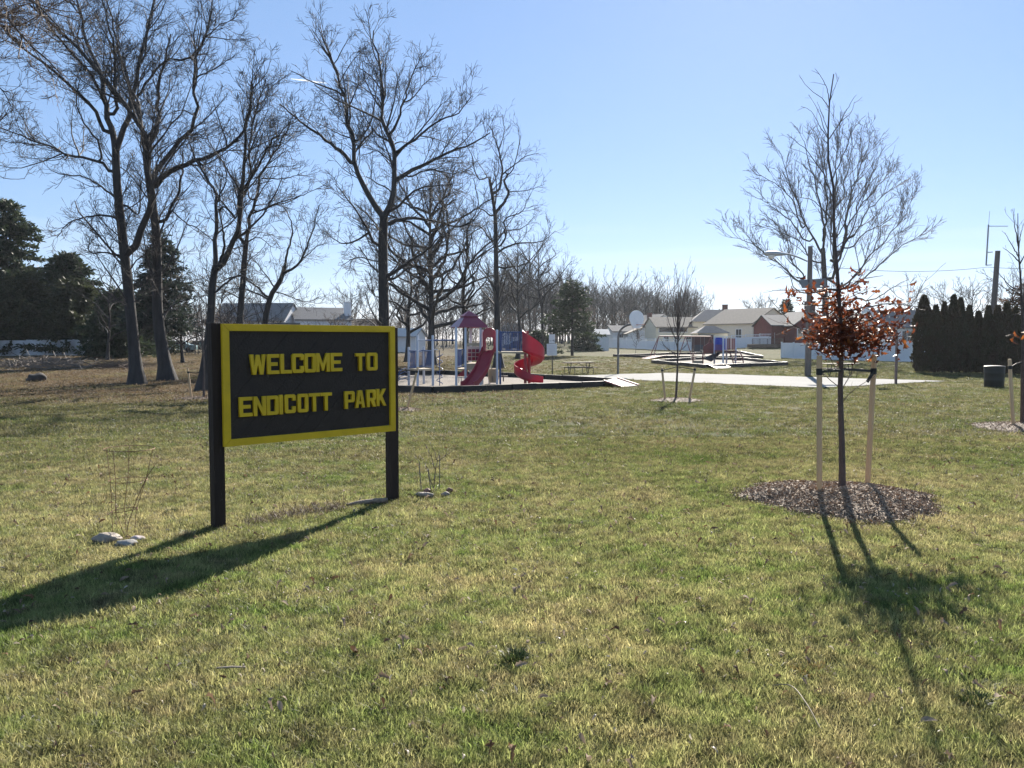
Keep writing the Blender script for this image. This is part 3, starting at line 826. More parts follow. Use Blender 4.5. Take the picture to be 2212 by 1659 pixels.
sp = [(1090 + k * 13 + rr.uniform(-6, 6), rr.uniform(140, 165) + (45 if k > 15 else 0), rr.uniform(.8, 1.3)) for k in range(30)] + [(500 + k * 14 + rr.uniform(-6, 6), rr.uniform(112, 150), rr.uniform(.6, 1.0)) for k in range(42)] + [(300 + k * 11 + rr.uniform(-4, 4), rr.uniform(84, 104), rr.uniform(.6, 1.0)) for k in range(20)]
shr = []
for k, (px, d, s) in enumerate(sp):
    if k < 3: shr.append(far_proto('low bare brown shrub in the scrub along the far edge of the park', 5.2 + .4 * k, 2.6, 140 + k, 'vase', .05, 16, gp(px, d), SCRUB, TWIG_RED if k else TWIG, thin(FAR, 1.3), name='bare_shrub', cat='shrub', r=.06))
    else: copy_thing(shr[k % 3], gp(px, d), rr.uniform(0, 6.28), s)
# ------------------------------------------------------------------ more bare trees: middle ground and beyond the houses
def one_far(label, px, d, h, spread, seed, style='round', stem=.35, n=10, twig=TWIG, dens=1.0, **k):
    return far_proto(label, h, spread, seed, style, stem, n, gp(px, d), None, twig, thin(FAR, dens), **k)
MIDL = [dict(BIG[0], dens=1.3), dict(BIG[1], dens=1.6, src=1), dict(BIG[2], dens=2.2, rmin=.010), dict(BIG[3], dens=2.0, rmin=.010)]
def mid_tree(label, px, d, h, spread, seed, stem=.25, n=15, twig=TWIG, dens=1.0, style='round', r=None):
    rng = np.random.default_rng(seed); b = gp(px, d)
    lim = [([Vector(p) + b for p in q], a, c) for q, a, c in skeleton(h, spread, rng, stem, n, style, r)]
    return tree_from_limbs('bare_tree', label, b, lim, seed, thin(MIDL, dens), None, 'tree', twig, flare=.6)
mid_tree('dark tangled bare tree filling the gap left of the maroon tower roof', 932, 66, 15.5, 7.0, 31, .18, 26, r=.36, dens=1.75)
mid_tree('bare tree between the big spreading tree and the maroon play tower', 880, 74, 11.5, 5.0, 32, .2, 14, r=.26)
mid_tree('slim bare tree just left of the tall tree with the broken stub', 1003, 70, 13.0, 4.0, 33, .3, 12, r=.24)
mid_tree('bare tree with a curved trunk right of the tall tree with the broken stub', 1118, 84, 12.5, 5.0, 34, .3, 12, r=.22)
mid_tree('bare tree of middle height above the playground notice sign', 1172, 100, 14.5, 5.0, 35, .3, 12, r=.24)
mid_tree('low twiggy bare tree behind the trunk of the flared tree', 395, 62, 7.5, 4.2, 36, .15, 14, r=.13, twig=TWIG_RED)
mid_tree('low twiggy bare tree left of the sign, next to the slender double-stemmed tree', 478, 66, 6.8, 3.6, 37, .15, 14, r=.12, twig=TWIG_RED)
mid_tree('bare shrubby tree between the dark evergreen hedge and the tallest tree', 232, 64, 8.0, 3.6, 38, .15, 12, r=.13)
one_far('small round bare tree standing over the white house behind the sign', 765, 150, 11.5, 4.6, 41, 'vase', .2, 14, dens=1.3)
one_far('bare tree behind the grey roofed house left of the sign centre', 655, 165, 11, 4.5, 42)
one_far('low bare tree behind the house roofs left of the leaning tree', 545, 170, 12, 5, 43)
IB = [([(705, 1660), (700, 1500), (695, 1400), (690, 1300)], .50, .34),
      ([(690, 1350), (590, 1180), (500, 950), (420, 720), (380, 610)], .20, .03), ([(560, 1150), (470, 950), (350, 840), (235, 785)], .14, .03),
      ([(600, 1250), (480, 1130), (330, 1000), (250, 950)], .15, .03), ([(692, 1300), (680, 1050), (620, 800), (560, 550)], .20, .03),
      ([(730, 1520), (760, 1250), (770, 950), (790, 680), (800, 510)], .30, .03), ([(760, 1400), (850, 1150), (900, 900), (960, 700), (1030, 540)], .24, .03),
      ([(800, 1330), (870, 1120), (1000, 950), (1130, 800), (1200, 720)], .17, .03), ([(850, 1230), (1000, 1050), (1150, 900), (1265, 825)], .15, .03),
      ([(800, 1560), (1000, 1380), (1150, 1220), (1280, 1050), (1320, 950)], .20, .03), ([(830, 1570), (1050, 1450), (1250, 1280), (1420, 1195)], .17, .03),
      ([(690, 1610), (500, 1520), (400, 1430), (250, 1310), (150, 1250), (50, 1225)], .18, .03), ([(560, 1510), (470, 1400), (420, 1220), (300, 1080), (240, 1060)], .14, .03),
      ([(690, 1250), (720, 1000), (700, 800), (660, 590)], .18, .03), ([(850, 1300), (1000, 1180), (1130, 1120), (1210, 1030)], .14, .03),
      ([(760, 1200), (740, 900), (700, 720), (680, 560)], .14, .03), ([(790, 1000), (850, 800), (880, 650), (900, 520)], .13, .03), ([(640, 1400), (520, 1250), (380, 1180), (260, 1130)], .14, .03)]
big_tree('big round bare tree with many upright stems behind the young oak', 104, 1784, IB, 44, cb,
         [dict(dens=1.1, t0=.15, lmul=.42, lmin=2.2, lmax=7.0, ang=(.2, .55), wig=.08, trop=.09, K=7, rk=.012, rmin=.034, S=3),
          dict(dens=1.5, t0=.12, lmul=.5, lmin=1.4, lmax=3.6, ang=(.25, .7), wig=.10, trop=.08, K=4, rk=.010, rmin=.026, S=3),
          dict(dens=2.2, t0=.15, lmul=.5, lmin=.8, lmax=1.8, ang=(.3, .9), wig=.1, trop=.03, K=2, rk=.01, rmin=.022, S=3)], twig=TWIG_PALE, depth=.7)
one_far('round dense bare tree ending the far wood, behind the slim staked tree', 1487, 165, 11.5, 4.2, 45, 'vase', .2, 16, dens=1.4)
one_far('bare tree behind the long tan roof next to the utility poles', 1640, 175, 10, 5.0, 46, 'vase', .2, 14, TWIG_PALE, 1.3)
one_far('pale bare tree behind the left end of the arborvitae hedge', 1962, 120, 9.5, 4.0, 47, 'round', .25, 12, TWIG_PALE, 1.3)
one_far('pale bare tree showing above the middle of the arborvitae hedge', 2040, 125, 9.2, 4.0, 48, 'vase', .2, 12, TWIG_PALE, 1.2)
one_far('pale bare tree left of the thick pole behind the hedge', 2098, 120, 9.8, 4.2, 49, 'vase', .25, 12, TWIG_PALE, 1.2)
one_far('pale bare tree right of the thick pole behind the hedge', 2180, 110, 10.5, 4.8, 50, 'round', .25, 12, TWIG_PALE, 1.2)

# ------------------------------------------------------------------ conifers
def foliage(name, centres, dirs, lens, wid, rng, m, n0=2):
    "needle sprays: crossed narrow leaf-shaped quads along a direction"
    M = len(centres); V, Q = [], []
    for k in range(n0):
        rv = rng.normal(size=(M, 3)); w = norm(rv - (rv * dirs).sum(1, keepdims=True) * dirs)
        l = lens[:, None]; ww = wid * rng.uniform(.6, 1.3, M)[:, None] * w
        a = centres; b = centres + dirs * l
        V.append(np.stack([a - ww * .25, a + ww * .25, a + dirs * l * .55 + ww, b, a + dirs * l * .55 - ww], 1).reshape(-1, 3))
    V = np.concatenate(V); n = len(V) // 5; o = np.arange(n)[:, None] * 5
    F = np.concatenate([o + np.array([[0, 1, 2]]), o + np.array([[0, 2, 4]]), o + np.array([[4, 2, 3]])])
    return fast_mesh(name, V, F, m, smooth=False)
def needle(name, a, b, trans=.35):
    m = mat(name, a, .6, .0, 1.2, dark=b, trans=trans, spec=.35); return m
N_DARK = needle('needles_dark', (.052, .072, .034), (.025, .037, .021))
N_OLIVE = needle('needles_olive', (.062, .068, .030), (.027, .036, .018))
N_BLUE = needle('needles_blue', (.050, .066, .050), (.023, .034, .026))
N_ARB = needle('needles_arborvitae', (.068, .068, .032), (.080, .048, .028))
def conifer(label, base, h, r, seed, m, name='spruce_tree', bare=.06, nb=150, droop=.25, shape=.85, top=None, per=9, slen=.42, wid=.10, group=None, lump=.25):
    rng = np.random.default_rng(seed); t = thing(name, label, 'tree', base, group); o = Vector(base)
    MB().tube([o + Vector((0, 0, -.2)), o + Vector((0, 0, h * .5)), o + Vector((0, 0, h * .97))], [h * .02, h * .012, .02], 8).build('trunk', BARK, t, True)
    z = bare + (1 - bare) * rng.random(nb) ** .9; a = rng.random(nb) * 6.283
    ln = r * (1 - z) ** shape * rng.uniform(.65, 1.1, nb) * (1 + lump * np.sin(a * 3 + z * 9)) + .25
    K = 5; P = np.zeros((nb, K, 3)); P[:, 0] = np.stack([0 * z, 0 * z, z * h], 1)
    for k in range(1, K):
        s = k / (K - 1)
        P[:, k] = np.stack([np.cos(a) * ln * s, np.sin(a) * ln * s, z * h - droop * ln * s + .28 * droop * ln * s * s * 2], 1) + rng.normal(0, .03, (nb, 3))
    v, q = tube_arrays(P, np.full((nb, 1), .035) * np.linspace(1, .3, K)[None], 3)
    link('branches', fast_mesh('branches', v, q, BARK), t)
    cnt = np.maximum(4, (ln * per * 2.3)).astype(int); idx = np.repeat(np.arange(nb), cnt); M = len(idx)
    f = rng.random(M) ** .7 * (K - 1.001); i = f.astype(int); w = (f - i)[:, None]
    c = P[idx, i] * (1 - w) + P[idx, i + 1] * w + rng.normal(0, .07, (M, 3))
    out = np.stack([np.cos(a), np.sin(a), np.full(nb, -.1)], 1)[idx]
    d = norm(out + rng.normal(0, .65, (M, 3)))
    me = foliage('foliage', c, d, slen * rng.uniform(.5, 1.2, M), wid * .62, rng, m, 1)
    link('foliage', me, t)
    return t
conifer('tall dark evergreen with a rounded top at the left edge of the park', gp(22, 80), 15.2, 4.3, 1, N_DARK, nb=420, shape=.42, droop=.1, per=11, slen=.5, wid=.13)
conifer('second dark evergreen, lower, left of the tallest bare tree over the white fence', gp(152, 82), 10.2, 4.3, 2, N_DARK, nb=380, shape=.5, droop=.12, per=11, slen=.5, wid=.13)
conifer('broad olive evergreen at the far left leaning over the white fence', gp(-40, 79), 8.6, 5.0, 3, N_OLIVE, nb=360, shape=.5, droop=.15, per=10, slen=.5, wid=.13)
conifer('broad olive evergreen below the tall dark one, over the white fence', gp(60, 78), 7.8, 4.4, 4, N_OLIVE, nb=360, shape=.5, droop=.15, per=10, slen=.5, wid=.13)
conifer('dense olive evergreen in the middle of the row over the white fence', gp(165, 77.5), 7.2, 4.6, 5, N_OLIVE, nb=360, shape=.5, droop=.15, per=10, slen=.5, wid=.13)
conifer('dark green evergreen standing in front of the right end of the white fence', gp(250, 70), 5.8, 2.9, 6, N_DARK, nb=320, shape=.55, droop=.15, per=12, slen=.42, wid=.11, bare=.02)
conifer('dark evergreen half hidden behind the tallest bare trunk', gp(318, 86), 7.0, 3.0, 7, N_DARK, nb=260, shape=.6, per=9, slen=.5, wid=.12)
conifer('dark pointed spruce directly behind the flared bare trunk', gp(352, 60), 9.9, 3.1, 8, N_BLUE, nb=330, shape=.75, droop=.2, per=9, bare=.22, slen=.42, wid=.09)
conifer('dark bushy pine standing right of the playground notice sign', gp(1236, 96), 9.0, 3.4, 9, N_DARK, name='pine_tree', nb=150, shape=.45, droop=.1, per=8, bare=.28, slen=.5, wid=.10)
conifer('small dark fir behind the red brick house', gp(1697, 150), 8.2, 3.2, 10, N_BLUE, name='fir_tree', nb=200, shape=.8, per=9, slen=.6, wid=.14)
conifer('low dark evergreen bush left of the pine by the notice sign', gp(1165, 108), 3.0, 2.4, 11, N_DARK, name='evergreen_bush', nb=160, shape=.4, per=10, slen=.45, wid=.12, bare=.02)
conifer('rounded dark evergreen bush beside the white shed', gp(1262, 122), 3.8, 2.2, 12, N_DARK, name='evergreen_bush', nb=160, shape=.4, per=10, slen=.5, wid=.12, bare=.02)
# arborvitae hedge: every column is a plant of its own
def arborvitae(label, base, h, r, seed, group):
    rng = np.random.default_rng(seed); t = thing('arborvitae', label, 'shrub', base, group); o = Vector(base)
    prof = lambda z: r * np.minimum(1, ((1 - z) * 3.0) ** .8) * (.82 + .18 * np.minimum(1, z * 6))
    MB().tube([o + Vector((0, 0, -.1)), o + Vector((0, 0, h * .9))], [.09, .02], 7).build('trunk', BARK, t, True)
    n = 6000; z = rng.random(n) ** .95 * .985; a = rng.random(n) * 6.283
    q = prof(z) * np.sqrt(rng.uniform(.30, 1, n)) * (1 + .16 * np.sin(a * 5 + z * 14) + .08 * np.sin(a * 2 - z * 23))
    c = np.stack([q * np.cos(a), q * np.sin(a), z * h + .03], 1)
    d = norm(np.stack([np.cos(a) * .55, np.sin(a) * .55, np.full(n, 1.5)], 1) + rng.normal(0, .30, (n, 3)))
    link('foliage', foliage('foliage', c, d, rng.uniform(.11, .24, n), .045, rng, N_ARB, 2), t)
    return t
HEDGE = 'arborvitae standing in a row at the right'
hpx = [(1992, 640, 53.0), (2018, 662, 52.6), (2036, 655, 53.4), (2056, 640, 52.4), (2071, 645, 53.8), (2090, 664, 52.2), (2110, 674, 52.8), (2131, 664, 52.0), (2151, 662, 51.8), (2171, 658, 51.0), (2190, 664, 50.6), (2212, 655, 50.2), (2236, 648, 50)]
ordl = ['arborvitae at the left end of the hedge, browned along its outer side', 'short slim arborvitae second from the left end of the hedge', 'third arborvitae from the left end of the hedge, narrow topped',
        'tallest pointed arborvitae in the left half of the hedge', 'arborvitae crowding the right side of the tallest one in the left half', 'rounded arborvitae sixth from the left, after the tall pair',
        'lowest arborvitae in the middle of the hedge', 'pointed arborvitae left of the thick pole', 'arborvitae directly below the thick pole', 'arborvitae just right of the thick pole above the trash barrel',
        'arborvitae left of the staked tree at the right edge', 'arborvitae behind the trunk of the staked tree at the right edge', 'arborvitae cut off by the right edge of the view']
for k, (px, ty, d) in enumerate(hpx):
    b = gp(px, d); topz = pt(px, ty, d).z
    arborvitae(ordl[k], b, topz - b.z + .12 * math.sin(k * 3.1), (.58 if k == 0 else .34 + .05 * math.sin(k * 2.3)), 60 + k, HEDGE)
conifer('reddish brown bare bush over the right end of the hedge', gp(2205, 56), 6.0, 2.2, 77, needle('needles_rust', (.12, .06, .035), (.06, .035, .02)), name='brown_bush', nb=160, shape=.4, per=7, slen=.35, wid=.05)

# ------------------------------------------------------------------ white fences
VINYL = mat('white_vinyl', (.82, .82, .83), .4, .03, 1.5, spec=.4)
def fence(label, pts, h, panel=2.4, rail=False, pw=.13, m=None, name='white_fence', cap=True):
    m = m or VINYL
    f = thing(name, label, 'fence', pts[0])
    for a, b in zip(pts, pts[1:]):
        a, b = Vector(a), Vector(b); n = max(1, round((b - a).xy.length / panel))
        for i in range(n + 1):
            p = a.lerp(b, i / n); p.z = g1(p.x, p.y)
            if i < n:
                q = a.lerp(b, (i + 1) / n); q.z = g1(q.x, q.y)
                ang = math.atan2(q.y - p.y, q.x - p.x); l = (q - p).xy.length - pw - .004
                c = (p + q) / 2
                hh = h - (.38 if rail else 0)
                MB().box((c.x, c.y, c.z + .04 + (hh - .08) / 2), (l, .045, hh - .08), ang).build('panel', m, f)
                MB().box((c.x, c.y, c.z + hh), (l, .07, .10), ang).build('rail', m, f)
                MB().box((c.x, c.y, c.z + .08), (l, .07, .10), ang).build('rail', m, f)
                if rail:
                    mb = MB()
                    MB().box((c.x, c.y, c.z + h), (l, .06, .09), ang).build('rail', m, f)
                    for s in range(9):
                        e = p.lerp(q, (s + 1) / 10); mb.box((e.x, e.y, e.z + h - .2), (.04, .03, .32), ang)
                    mb.build('lattice', m, f)['kind'] = 'stuff'
            if i < n or b == Vector(pts[-1]):
                mb = MB().box((p.x, p.y, p.z + (h + .08) / 2), (pw, pw, h + .08), math.atan2(b.y - a.y, b.x - a.x))
                if cap: mb.box((p.x, p.y, p.z + h + .11), (pw + .05, pw + .05, .05), math.atan2(b.y - a.y, b.x - a.x))
                mb.build('post', m, f)
    return f
fence('long white vinyl fence in front of the pale houses behind the swings', [gp(1313, 142), gp(1395, 134), gp(1500, 125)], 1.75, rail=True)
fence('white vinyl fence running right from behind the blue play hood', [gp(1500, 127), gp(1580, 124), gp(1672, 122)], 1.95, rail=True)
fence('tall plain white vinyl fence behind the young oak at the right', [gp(1688, 99), gp(1830, 88), gp(1974, 78)], 1.82)
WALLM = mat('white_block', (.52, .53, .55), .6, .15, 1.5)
fence('low pale fence half hidden under the dark evergreens at the far left', [gp(-90, 76), gp(60, 75.3), gp(160, 75), gp(262, 75)], 1.42, panel=3.0, m=WALLM, cap=False)

# ------------------------------------------------------------------ houses
ROOF_GREY = siding('roof_grey', (.155, .15, .15), .16, .9, depth=.5, var=.2)
ROOF_TAN = siding('roof_tan', (.20, .17, .14), .16, .9, depth=.5, var=.2)
CREAM = siding('cream_siding', (.76, .69, .54), .14)
WHITE_S = siding('white_siding', (.80, .80, .81), .14)
BEIGE = siding('beige_siding', (.70, .62, .51), .14)
REDBRICK = siding('red_brick', (.17, .045, .038), .075, .85, var=.25)
TRIM = mat('white_trim', (.72, .72, .72), .45, .03)
GLASS = mat('window_glass', (.03, .035, .045), .08, .05, spec=.8)
BRICKC = mat('chimney_brick', (.13, .06, .05), .9, .3, 3)
def house(label, px, d, w, dep, rz, wh, rh, ridge, wm, rm, wins=(), chim=None, eave=.4, hip=0.0, door=None, name='house', base=None, cat='house', ov=.12):
    b = base or gp(px, d)
    h = thing(name, label, cat, b)
    R = Matrix.Rotation(rz, 3, 'Z'); o = Vector(b)
    T = lambda x, y, z: o + R @ Vector((x, y, z))
    hw, hd = w / 2, dep / 2
    # walls with gables
    if ridge == 'x':
        prof = [(-hd, -.4), (hd, -.4), (hd, wh), (0, wh + (0 if hip else rh)), (-hd, wh)]
        if hip: prof = [(-hd, -.4), (hd, -.4), (hd, wh), (-hd, wh)]
        MB().prism([T(-hw, y, z) for y, z in prof], R @ Vector((w, 0, 0))).build('wall', wm, h)
    else:
        prof = [(-hw, -.4), (hw, -.4), (hw, wh), (0, wh + (0 if hip else rh)), (-hw, wh)]
        if hip: prof = [(-hw, -.4), (hw, -.4), (hw, wh), (-hw, wh)]
        MB().prism([T(x, -hd, z) for x, z in prof], R @ Vector((0, dep, 0))).build('wall', wm, h)
    th = .14
    roof = MB()
    if hip:
        e = eave; a = [T(-hw - e, -hd - e, wh + .003), T(hw + e, -hd - e, wh + .003), T(hw + e, hd + e, wh + .003), T(-hw - e, hd + e, wh + .003)]
        if ridge == 'x': rdg = [T(-hw + hip, 0, wh + rh), T(hw - hip, 0, wh + rh)]
        else: rdg = [T(0, -hd + hip, wh + rh), T(0, hd - hip, wh + rh)]
        if ridge == 'x': roof.add(a + rdg, [(0, 1, 5, 4), (1, 2, 5), (2, 3, 4, 5), (3, 0, 4), (3, 2, 1, 0)])
        else: roof.add(a + rdg, [(0, 1, 4), (1, 2, 5, 4), (2, 3, 5), (3, 0, 4, 5), (3, 2, 1, 0)])
    else:
        half = hd if ridge == 'x' else hw; sl = rh / half; ln = (hw if ridge == 'x' else hd) + ov * 2
        for s in (-1, 1):
            sec = [(0, rh + .02), (s * (half + eave), rh + .02 - sl * (half + eave)), (s * (half + eave), rh + .02 - sl * (half + eave) + th), (0, rh + .02 + th)]
            if ridge == 'x': roof.prism([T(-ln, y, wh + z) for y, z in sec], R @ Vector((2 * ln, 0, 0)))
            else: roof.prism([T(x, -ln, wh + z) for x, z in sec], R @ Vector((0, 2 * ln, 0)))
    rf = roof.build('roof', rm, h)
    if chim:
        x, y, z0, hh, s = chim
        c = MB().box(T(x, y, z0 + hh / 2), (s, s, hh), rz).box(T(x, y, z0 + hh + .06), (s + .12, s + .12, .12), rz).build('chimney', WHITE_S if 'broad chimney' in label else BRICKC, rf)
    for face, u, z, ww, hh in wins:
        if face == 'f': c = T(u, -hd, z); ax, nr = R @ Vector((1, 0, 0)), R @ Vector((0, -1, 0))
        elif face == 'l': c = T(-hw, u, z); ax, nr = R @ Vector((0, 1, 0)), R @ Vector((-1, 0, 0))
        else: c = T(hw, u, z); ax, nr = R @ Vector((0, 1, 0)), R @ Vector((1, 0, 0))
        ang = math.atan2(ax.y, ax.x)
        wd = MB()
        for s in (-1, 1):
            wd.box(c + ax * s * (ww / 2 + .05), (.10, .14, hh + .2), ang)
            wd.box(c + Vector((0, 0, s * (hh / 2 + .05))), (ww - .002, .135, .10), ang)
        wd.box(c, (.05, .10, hh), ang)
        fo = wd.build('window', TRIM, h)
        MB().box(c + nr * .012, (ww, .03, hh), ang).build('pane', GLASS, fo)
    if door:
        u, ww, hh, dm = door
        MB().box(T(u, -hd - .02, hh / 2), (ww, .08, hh), rz).build('door', dm, h)
    return h
house('white two storey house behind the round basketball backboard', 1412, 175, 7.5, 9, .35, 3.9, 2.2, 'y', WHITE_S, ROOF_GREY, [('f', -1.4, 2.2, .9, 1.2), ('f', 1.4, 2.2, .9, 1.2)], chim=(-2.2, -2, 4.2, 2.2, .8))
house('cream house with brown roof left of the white one, behind the backboard', 1383, 205, 7, 7, .3, 4.6, 1.9, 'y', CREAM, ROOF_TAN, [('f', .8, 3.2, .9, 1.1)])
house('small low white garage with grey roof behind the long fence', 1341, 158, 5.0, 5, .2, 2.7, 1.0, 'x', WHITE_S, ROOF_GREY, [('f', -.8, 1.8, .7, .6), ('f', .9, 1.8, .7, .6)], name='garage', cat='garage')
house('low white gabled shed right of the small garage behind the long fence', 1385, 155, 6.5, 5, .1, 2.2, 1.2, 'y', WHITE_S, ROOF_TAN, [], name='garage', cat='garage')
house('cream house with a dark awning window strip behind the swing frame', 1456, 150, 9.3, 8, .12, 3.4, 1.7, 'x', CREAM, ROOF_TAN, [('f', -1.5, 2.85, 5.2, .75), ('f', -2.8, 1.2, .9, 1.1), ('f', -.8, 1.2, .9, 1.1), ('f', 1.4, 1.2, .9, 1.1)])
house('cream house with grey hip roof and a brick chimney behind the blue hood', 1547, 150, 9.5, 9, -.12, 4.2, 2.3, 'x', CREAM, ROOF_GREY, [('f', -1.2, 2.6, .8, .8), ('f', 1.6, 2.6, .45, 1.0), ('f', 2.2, 2.6, .45, 1.0)], chim=(1.5, 0, 5.6, 1.7, .9), hip=2.6)
house('large beige gabled house with tan roof right of the chimney house', 1616, 140, 10.5, 10, .62, 3.7, 2.5, 'y', BEIGE, ROOF_TAN, [('l', -2.2, 2.0, 1.1, 1.4), ('l', 1.2, 2.0, .6, 1.2)])
house('red brick house with white windows behind the wooden deck', 1678, 126, 4.6, 8, .04, 3.2, 1.5, 'x', REDBRICK, ROOF_GREY, [('f', .9, 2.0, 1.7, 1.2)], chim=None)
house('dark red gabled house with a brick chimney behind the lamp post', 1726, 123, 5.2, 9, .06, 3.2, 1.9, 'y', REDBRICK, ROOF_GREY, [('f', -1.5, 1.9, 1.3, 1.3), ('f', 1.2, 1.9, .9, 1.2)], chim=(.9, -1.5, 4.0, 2.6, 1.2))
house('low house with tan roof behind the young oak foliage', 1870, 120, 10, 8, .1, 3.2, 1.6, 'x', BEIGE, ROOF_TAN, [('f', -2, 1.8, 1, 1.2), ('f', 2, 1.8, 1, 1.2)])
house('low white house with grey roof beside the hedge at the right', 1955, 98, 7.0, 7, -.08, 3.4, 1.9, 'x', WHITE_S, ROOF_GREY, [('f', -1.2, 2.3, 1.1, 1.2)])
house('white house with a broad chimney behind the sign', 690, 135, 9.0, 8, .42, 4.6, 1.9, 'x', WHITE_S, ROOF_GREY, [('f', .6, 3.0, .4, .8), ('r', -1.2, 3.0, .4, .9), ('r', 1.0, 3.0, .8, .9)], chim=(4.2, -2.5, 3.4, 4.0, 1.0))
house('grey house with dark roof left of the white chimney house, behind the sign', 560, 132, 11.5, 8, -.1, 4.4, 2.7, 'x', WHITE_S, ROOF_GREY, [('f', -2, 2.4, 1.1, 1.2), ('f', 2, 2.4, 1.1, 1.2)])
house('low pale house at the right behind the sign, under the big spreading tree', 762, 138, 8, 7, .0, 3.0, 1.7, 'x', WHITE_S, ROOF_TAN, [('f', -1.0, 2.3, 1.4, .4)])
house('small dark roofed shed just above the top of the sign', 610, 105, 4.2, 4.0, .15, 2.2, 1.5, 'x', REDBRICK, mat('roof_dark', (.05, .048, .05), .9), [], name='shed', cat='shed')
house('small house with a white window seen between the slide hood and the tree trunk', 1104, 168, 4.2, 5, .1, 3.0, 1.3, 'x', WHITE_S, ROOF_GREY, [('f', .4, 2.1, 1.3, .9)])
house('pale grey garden shed with white roof right of the pine', 1284, 128, 4.0, 3.4, .05, 2.35, .8, 'x', WHITE_S, mat('roof_pale', (.36, .37, .38), .7), [], name='shed', cat='shed', eave=.15)
house('low white shed seen between the sign post and the play tower posts', 884, 112, 3.4, 3.4, -.3, 2.2, .9, 'x', WHITE_S, mat('roof_pale', (.36, .37, .38), .7), [], name='shed', cat='shed')
MAROON = mat('maroon_wall', (.075, .022, .024), .8, .2, 3)
house('small grey hip roofed outbuilding behind the dark red shed', 1533, 128, 4.6, 4, 0, 2.5, 1.2, 'x', CREAM, ROOF_GREY, [], name='shed', cat='shed', hip=1.6)
mr_ = thing('shed', 'dark maroon flat fronted shed behind the far play structure', 'shed', gp(1520, 116))
bb = gp(1520, 116)
MB().box(bb + Vector((0, .8, 1.25)), (2.75, 1.6, 2.5), .02).build('wall', MAROON, mr_)
MB().box(bb + Vector((0, .8, 2.54)), (2.95, 1.8, .08), .02).build('roof', ROOF_GREY, mr_)
MB().box(bb + Vector((-.72, -.03, .58)), (1.2, .05, 1.1), .02).build('door', mat('slate_blue', (.035, .045, .065), .7), mr_)
# wooden deck by the red house
DECKW = mat('deck_wood', (.17, .12, .085), .8, .25, 5)
p0, p1 = gp(1625, 119), gp(1690, 117)
dk = thing('wooden_deck', 'brown wooden deck with a slatted rail in front of the red brick house', 'deck', p0)
c = (p0 + p1) / 2; w = (p1 - p0).length; an = math.atan2(p1.y - p0.y, p1.x - p0.x)
MB().box(c + Vector((0, 1.5, .35)), (w, 3, .5), an).build('floor', DECKW, dk)
mb = MB()
for i in range(25):
    q = p0.lerp(p1, i / 24); mb.box(q + Vector((0, 0, .95)), (.05, .04, .75), an)
mb.build('balusters', DECKW, dk)['kind'] = 'stuff'
MB().box(c + Vector((0, -.01, 1.38)), (w + .1, .14, .07), an).build('handrail', DECKW, dk)
for i in range(5):
    q = p0.lerp(p1, i / 4); MB().box(q + Vector((0, -.03, .7)), (.10, .10, 1.4), an).build('post', DECKW, dk)
# ------------------------------------------------------------------ utility poles, lamp post, thick pole, wires
POLEW = mat('pole_wood', (.16, .135, .12), .85, .3, 3, .5, 20, stretch=(1, 1, .15))
METAL = mat('grey_metal', (.33, .34, .35), .45, .1, 4, metal=.7)
def utility(label, px, d, top):
    b = gp(px, d); h = pt(px, top, d).z - b.z
    t = thing('utility_pole', label, 'utility pole', b, 'utility poles beyond the houses')
    MB().tube([b, b + Vector((0, 0, h))], [.17, .12], 8).build('pole', POLEW, t, True)
    MB().box(b + Vector((0, -.2, h - .9)), (2.6, .12, .14), .15).build('crossarm', POLEW, t)
    mb = MB()
    for s in (-1.15, -.5, .5, 1.15): mb.lathe(b + Vector((s, -.2 + s * .15, h - .83)), [(.05, 0), (.07, .08), (.03, .18)], 6)
    mb.build('insulators', METAL, t)['kind'] = 'stuff'
utility('utility pole with a crossarm right above the cream hip roofed house', 1553, 200, 667)
utility('utility pole with a crossarm above the ridge of the large beige house', 1617, 190, 661)
utility('short utility pole left of the cream hip roofed house', 1513, 215, 675)
b = gp(1745, 48)
lp = thing('lamp_post', 'wooden lamp post with a curved arm and street light head by the court', 'lamp post', b)
topz = pt(1745, 532, 48).z
MB().tube([b + Vector((0, 0, -.2)), b + Vector((0, 0, (topz - b.z) * .5)), Vector((b.x, b.y, topz))], [.19, .165, .13], 12).build('pole', POLEW, lp, True)
A = lambda cx, cy, d=47.8: pt(*cb(cx, cy), d)
MB().tube([A(580, 1392), A(520, 1365), A(460, 1345), A(400, 1333), A(370, 1332)], .045, 8).build('arm', METAL, lp, True)
hd = MB()
hc = A(352, 1338); L_ = .62
prof = [(-.5, .02, .02), (-.42, .13, .10), (-.2, .19, .15), (.1, .18, .14), (.4, .10, .09), (.55, .05, .05)]
vs, fs = [], []
for (x, ry, rz_) in prof:
    for j in range(12):
        a = 2 * math.pi * j / 12; vs.append(hc + Vector((x * 1.25, ry * math.cos(a), rz_ * math.sin(a) + x * -.06)))
for i in range(5):
    for j in range(12): fs.append((i * 12 + j, i * 12 + (j + 1) % 12, (i + 1) * 12 + (j + 1) % 12, (i + 1) * 12 + j))
fs += [tuple(range(12)), tuple(60 + j for j in range(12))]
hd.add(vs, fs); hd.build('lamp_head', mat('lamp_housing', (.42, .43, .44), .4, .05, metal=.4), lp, True)
mb = MB().lathe(hc + Vector((-.2, 0, -.30)), [(.05, 0), (.15, .05), (.20, .14), (.20, .20)], 12)
mb.build('lens', mat('lamp_lens', (.72, .72, .68), .25, .03), lp, True)
